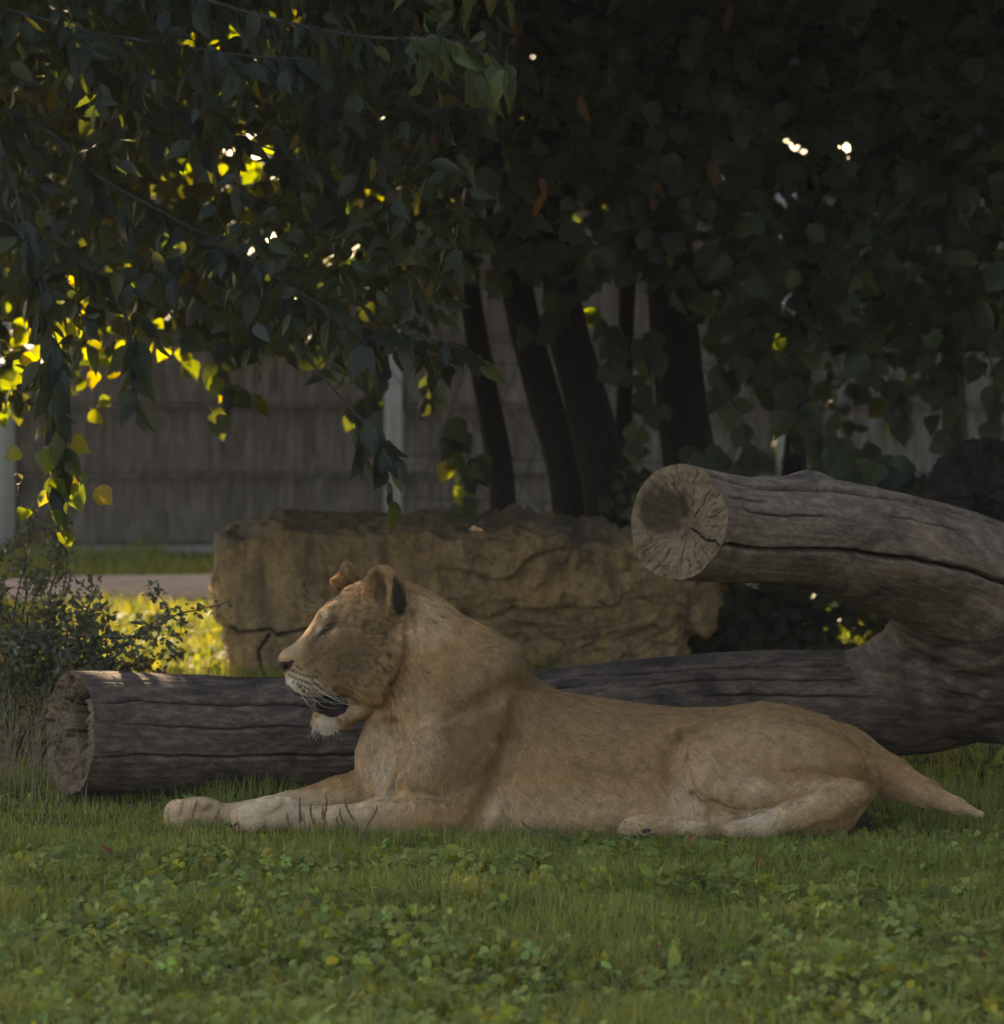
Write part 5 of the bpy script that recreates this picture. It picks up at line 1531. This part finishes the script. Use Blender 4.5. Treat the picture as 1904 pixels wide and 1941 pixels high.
# tall thin stem with few leaves rising above the shrub
for a, b, y, lean in ((40, 1100, 1.4, 0.1), (110, 1150, 1.5, 0.28)):
    pts = [P(a + t * 60 * lean + 12 * math.sin(5 * t), b - t * 230, y) for t in np.linspace(-0.6, 1, 9)]
    st = branch('stem', pts, 0.003, 0.0008, M['shrub_twig'], shrub, 24, 4)
    cc, _ = catmull(np.array(pts), 26)
    cc = cc + RNG.normal(0, 0.012, cc.shape)
    R = frames(RNG.normal(0, 1, (26, 3)), np.stack([RNG.normal(0, .6, 26), -np.ones(26) * .7, np.ones(26) * .6], -1))
    tag(obj('leaf_spray', scatter_mesh('leaf_spray', SL, cc, R, RNG.uniform(0.015, 0.03, 26), leaf_cols(26), M['shrub_leaf']), shrub), kind='stuff')
# dry grass tuft beside the log end
tuft = empty('dry_grass_tuft', 'tuft of thin dry grass stalks left of the rotten log end', 'grass tuft')
parts = []
for k in range(150):
    a = random.uniform(-30, 190); y = random.uniform(0.5, 1.4)
    p = P(a, 1480, y); p[2] = 0
    ln = random.uniform(0.15, 0.5); bx = random.uniform(-.5, .5); by = random.uniform(-.4, .3)
    pts = np.array([p + np.array([bx * ln * t * t, by * ln * t * t, ln * (t - 0.35 * t * t * abs(bx))]) for t in np.linspace(0, 1, 6)])
    V, Fs = tube_simple(pts, np.linspace(0.0016, 0.0004, 6), 9, 3, cap=False)
    parts.append((V, Fs, None))
Vj, Fj, _ = join(parts)
tag(obj('stalks', mesh_np('stalks', Vj, Fj, M['dry_stalk']), tuft), kind='stuff')

# ------------------------------------------------------------------ grass, clover, plantain
def blades(n, X, Y, hgt, wid, lean):
    """3-segment curved blades -> V (n*7), faces"""
    a = RNG.uniform(0, 2 * np.pi, n)
    side = np.stack([np.cos(a), np.sin(a), 0 * a], -1)
    dirn = np.stack([-np.sin(a), np.cos(a), 0 * a], -1) * lean[:, None] + np.stack([RNG.normal(0, .1, n), RNG.normal(0, .1, n), 0 * a], -1)
    base = np.stack([X, Y, ground_h(X, Y) - 0.005], -1)
    V = np.zeros((n, 7, 3))
    for k, (t, w) in enumerate(((0, 1.0), (0.4, 0.85), (0.75, 0.55))):
        c = base + dirn * (hgt * t * t)[:, None] + np.array([0, 0, 1.0]) * (hgt * t * (1 - 0.35 * lean * t))[:, None]
        V[:, 2 * k] = c - side * (wid * w)[:, None]; V[:, 2 * k + 1] = c + side * (wid * w)[:, None]
    V[:, 6] = base + dirn * hgt[:, None] + np.array([0, 0, 1.0]) * (hgt * (1 - 0.35 * lean))[:, None]
    o = (np.arange(n) * 7)[:, None]
    q = np.concatenate([o + np.array([[0, 1, 3, 2]]), o + np.array([[2, 3, 5, 4]])])
    t = o + np.array([[4, 5, 6]])
    return V.reshape(-1, 3), [q, t]
LIONFOOT = [(310, 1500), (700, 1480), (1660, 1500), (1840, 1530), (1660, 1570), (330, 1570)]
def under_animal(X, Y):
    return (Y > -0.20) & (Y < 0.20) & (X > P(700, 1500, 0)[0]) & (X < P(1660, 1500, 0)[0])
def patch(n, x0, x1, y0, y1):
    X, Y = RNG.uniform(x0, x1, n), RNG.uniform(y0, y1, n)
    ok = ~under_animal(X, Y)
    return X[ok], Y[ok]
def gcols(n, sd=0.25, dry=0.05):
    c = np.exp(RNG.normal(0, sd, (n, 1))) * np.ones((n, 3))
    c[:, 0] *= RNG.uniform(0.75, 1.2, n)
    k = RNG.random(n) < dry
    c[k] *= np.array([1.6, 1.25, 1.0])
    return c
parts = []
for n, x0, x1, y0, y1, h0, h1, w in ((130000, -1.9, 1.9, -4.0, 1.2, 0.025, 0.075, 0.0014), (30000, -3.0, 3.0, 1.0, 6.0, 0.03, 0.08, 0.002), (22000, -2.9, 0.2, 5.0, 10.3, 0.04, 0.11, 0.0026), (14000, 0, 3.5, 5.0, 10.3, 0.05, 0.12, 0.003), (14000, -4, 4.5, 12.1, 15.5, 0.05, 0.14, 0.004)):
    X, Y = patch(n, x0, x1, y0, y1)
    m = len(X)
    tuft_ = np.clip(0.9 + 0.7 * vnoise(np.stack([X * 4, Y * 4, 0 * X], -1), 55), 0.35, 1.7)
    near = np.where(X > 1.1, 1.0, np.interp(Y, [-0.6, -0.42, -0.3, 0.3, 0.5], [1.0, 0.95, 0.75, 0.55, 1.0]))
    V, Fs = blades(m, X, Y, RNG.uniform(h0, h1, m) * tuft_ * near, RNG.uniform(0.6, 1.3, m) * w, np.abs(RNG.normal(0.35, 0.3, m)))
    parts.append((V, Fs, np.repeat(gcols(m, dry=0.08), 7, 0)))
Vj, Fj, Cj = join(parts)
tag(obj('grass', mesh_np('grass', Vj, Fj, M['grass'], Cj)), 'short green grass growing between the clover leaves', 'grass', kind='stuff')
# clover and other broad-leaved ground cover
_c1 = leaf_template([(0.05, 0.05), (0.4, 0.34), (0.78, 0.44), (0.97, 0.24), (0.93, 0.02)], 0.22, 0.15, 0.1)
def _turn(V, a):
    c_, s_ = math.cos(a), math.sin(a)
    return np.column_stack([V[:, 0] * c_ - V[:, 1] * s_, V[:, 0] * s_ + V[:, 1] * c_, V[:, 2]])
CL = (np.vstack([_turn(_c1[0], a) for a in (0, 2.15, -2.15)]), np.vstack([_c1[1] + k * len(_c1[0]) for k in range(3)]))   # three leaflets
DK = leaf_template([(0, 0.05), (0.2, 0.24), (0.5, 0.30), (0.8, 0.18), (1.0, 0.02)], 0.22, 0.25, 0.1, wave=0.03)
pos, tip, nrm_, sz, cc = [], [], [], [], []
def scatter_clover(n, x0, x1, y0, y1, s0, s1, thr):
    X, Y = patch(n, x0, x1, y0, y1)
    d = vnoise(np.stack([X * 2.6, Y * 2.6, 0 * X], -1), 41) + 0.5 * vnoise(np.stack([X * 7, Y * 7, 0 * X], -1), 42)
    X, Y, d = X[d > thr], Y[d > thr], d[d > thr]
    m = len(X)
    z = ground_h(X, Y) + RNG.uniform(0.008, 0.055, m) * np.clip(0.7 + 0.5 * d, 0.3, 1.3) * np.clip(0.38 + 0.8 * (-0.3 - Y), 0.38, 1)
    return np.stack([X, Y, z], -1), np.stack([RNG.normal(0, 1, m), RNG.normal(-.2, 1, m), RNG.normal(0.15, .55, m)], -1), np.stack([RNG.normal(0, .6, m), RNG.normal(-.45, .55, m), np.ones(m)], -1), RNG.uniform(s0, s1, m)
sets = [scatter_clover(14000, -1.8, 1.8, -4.0, -0.3, 0.012, 0.028, -0.5), scatter_clover(1200, -1.7, 1.7, -3.9, -0.28, 0.022, 0.036, -0.6), scatter_clover(5000, -2.3, 2.3, -0.35, 1.6, 0.013, 0.028, -0.2), scatter_clover(9000, -2.9, 0.2, 5.2, 10.2, 0.025, 0.06, -0.3), scatter_clover(4000, 0, 3.6, 1.5, 10.2, 0.025, 0.06, -0.1)]
pos, tip, nrm_, sz = [np.concatenate([s_[k] for s_ in sets]) for k in range(4)]
half = (RNG.random(len(pos)) < 0.72) & (sz < 0.031)
cm = gcols(len(pos), 0.30, 0.012)
V1, F1, C1 = join([( (np.einsum('nij,kj->nki', frames(tip[h], nrm_[h]), T_[0]) * sz[h][:, None, None] * sm + pos[h][:, None]).reshape(-1, 3), [(T_[1][None] + (np.arange(h.sum()) * len(T_[0]))[:, None, None]).reshape(-1, 4)], np.repeat(cm[h], len(T_[0]), 0)) for h, T_, sm in ((half, CL, 1.0), (~half, DK, 1.35))])
tag(obj('clover', mesh_np('clover', V1, F1, M['clover'], C1)), 'low broad-leaved clover and weeds carpeting the foreground', 'ground cover', kind='stuff')

# plantain spikes standing before the forepaws
def spike(a, b, y, tipu, h, label):
    root = P(a, 1572, y); root[2] = 0.0
    top = P(tipu, b, y)
    t = empty('plantain_spike', label, 'seed spike', 'brown plantain spikes before the paws')
    mid = root + (top - root) * 0.45 + np.array([0.004, 0, 0.004])
    V, Fs = tube_simple(np.array([root, mid, root + (top - root) * 0.62]), [0.0014, 0.0012, 0.0012], 8, 5)
    obj('stalk', mesh_np('stalk', V, Fs, M['plantain']), t)
    s = np.linspace(0, 1, 14)
    pts = root[None] + (top - root)[None] * (0.42 + 0.58 * s)[:, None] + np.stack([0.008 * np.sin(2.4 * s) * np.sign(tipu - a), 0 * s, 0 * s], -1)
    r = 0.0031 * (1 + 0.22 * np.sin(s * 55)) * np.clip((1 - s) * 5, 0.3, 1)
    V, Fs = tube_simple(pts, r, 42, 7)
    obj('seed_head', mesh_np('seed_head', V, Fs, M['plantain']), t)
SPK = [(568, 1514, -0.30, 568, 'straight plantain spike nearest the near paw toes'), (576, 1508, -0.31, 573, 'tall upright plantain spike over the near wrist'), (596, 1520, -0.30, 594, 'short plantain spike between two taller ones over the forearm'), (612, 1504, -0.30, 614, 'tallest upright plantain spike before the near forearm'), (618, 1528, -0.32, 617, 'stubby plantain spike at the foot of the tallest one'),
       (660, 1531, -0.30, 648, 'plantain spike leaning left before the forearm'), (684, 1510, -0.29, 656, 'bent plantain spike leaning far left before the forearm'), (684, 1526, -0.30, 712, 'plantain spike leaning right below the elbow'), (392, 1531, -0.15, 412, 'small plantain spike leaning right before the far paw'), (646, 1545, -0.31, 644, 'very short plantain spike left of the leaning pair'), (553, 1540, -0.33, 550, 'short dark plantain spike under the near paw'),
       (1045, 1556, -0.33, 990, 'plantain spike lying almost flat below the belly'), (452, 1556, -0.32, 452, 'small dark plantain spike left of the near paw')]
for a, b, y, tu_, lab in SPK:
    spike(a, b, y, tu_, 0, lab)
# fallen leaves
FLV, FLF = leaf_template([(0, 0.05), (0.25, 0.36), (0.55, 0.34), (0.8, 0.16), (1, 0.01)], 0.5, 0.5, wave=0.06)
fl_me = mesh_np('fallen_leaf', FLV, FLF, M['fallen'])
for k, (a, b, lab) in enumerate([(1312, 1612, 'upright curled red brown dead leaf in the grass before the hind paw'), (210, 1640, 'small brown dead leaf on the grass below the log end'), (1050, 1690, 'tan dead leaf among the clover before the elbow'), (1868, 1850, 'orange dead leaf in the clover at the lower right corner'), (1240, 1830, 'pale brown dead leaf in the clover in the lower middle'), (1435, 1665, 'brown dead leaf right of the middle foreground')]):
    y = ground_y(b)
    o = obj('fallen_leaf', fl_me)
    p = P(a, b, y)
    R = frames(np.array([[random.uniform(-.5, .5), -0.2, 1.0 if k == 0 else 0.25]]), np.array([[random.uniform(-.5, .5), -1, 0.5]]))[0]
    o.matrix_world = Matrix.Translation((p[0], p[1], 0.0 if k == 0 else 0.025)) @ Matrix(R.tolist()).to_4x4() @ Matrix.Scale(0.045 if k == 0 else 0.035, 4)
    tag(o, lab, 'leaf', 'fallen leaves')

# ------------------------------------------------------------------ faint haze, added to lift the dark tones
hv_, hf_ = box(-112, 112, -62, 112, -1.0, 10.6)
hm = bpy.data.materials.new('haze')
hm.use_nodes = True
hn = hm.node_tree
for nd in list(hn.nodes):
    if nd.type != 'OUTPUT_MATERIAL':
        hn.nodes.remove(nd)
vol = hn.nodes.new('ShaderNodeVolumePrincipled')
vol.inputs['Color'].default_value = (0.78, 0.87, 1.0, 1)
vol.inputs['Density'].default_value = 0.00042
vol.inputs['Anisotropy'].default_value = 0.0
hn.links.new(vol.outputs[0], hn.nodes['Material Output'].inputs['Volume'])
tag(obj('haze', mesh_np('haze', hv_, hf_, hm, smooth=False)), 'thin pale haze added over the clearing to lift its dark tones', 'haze', kind='stuff')
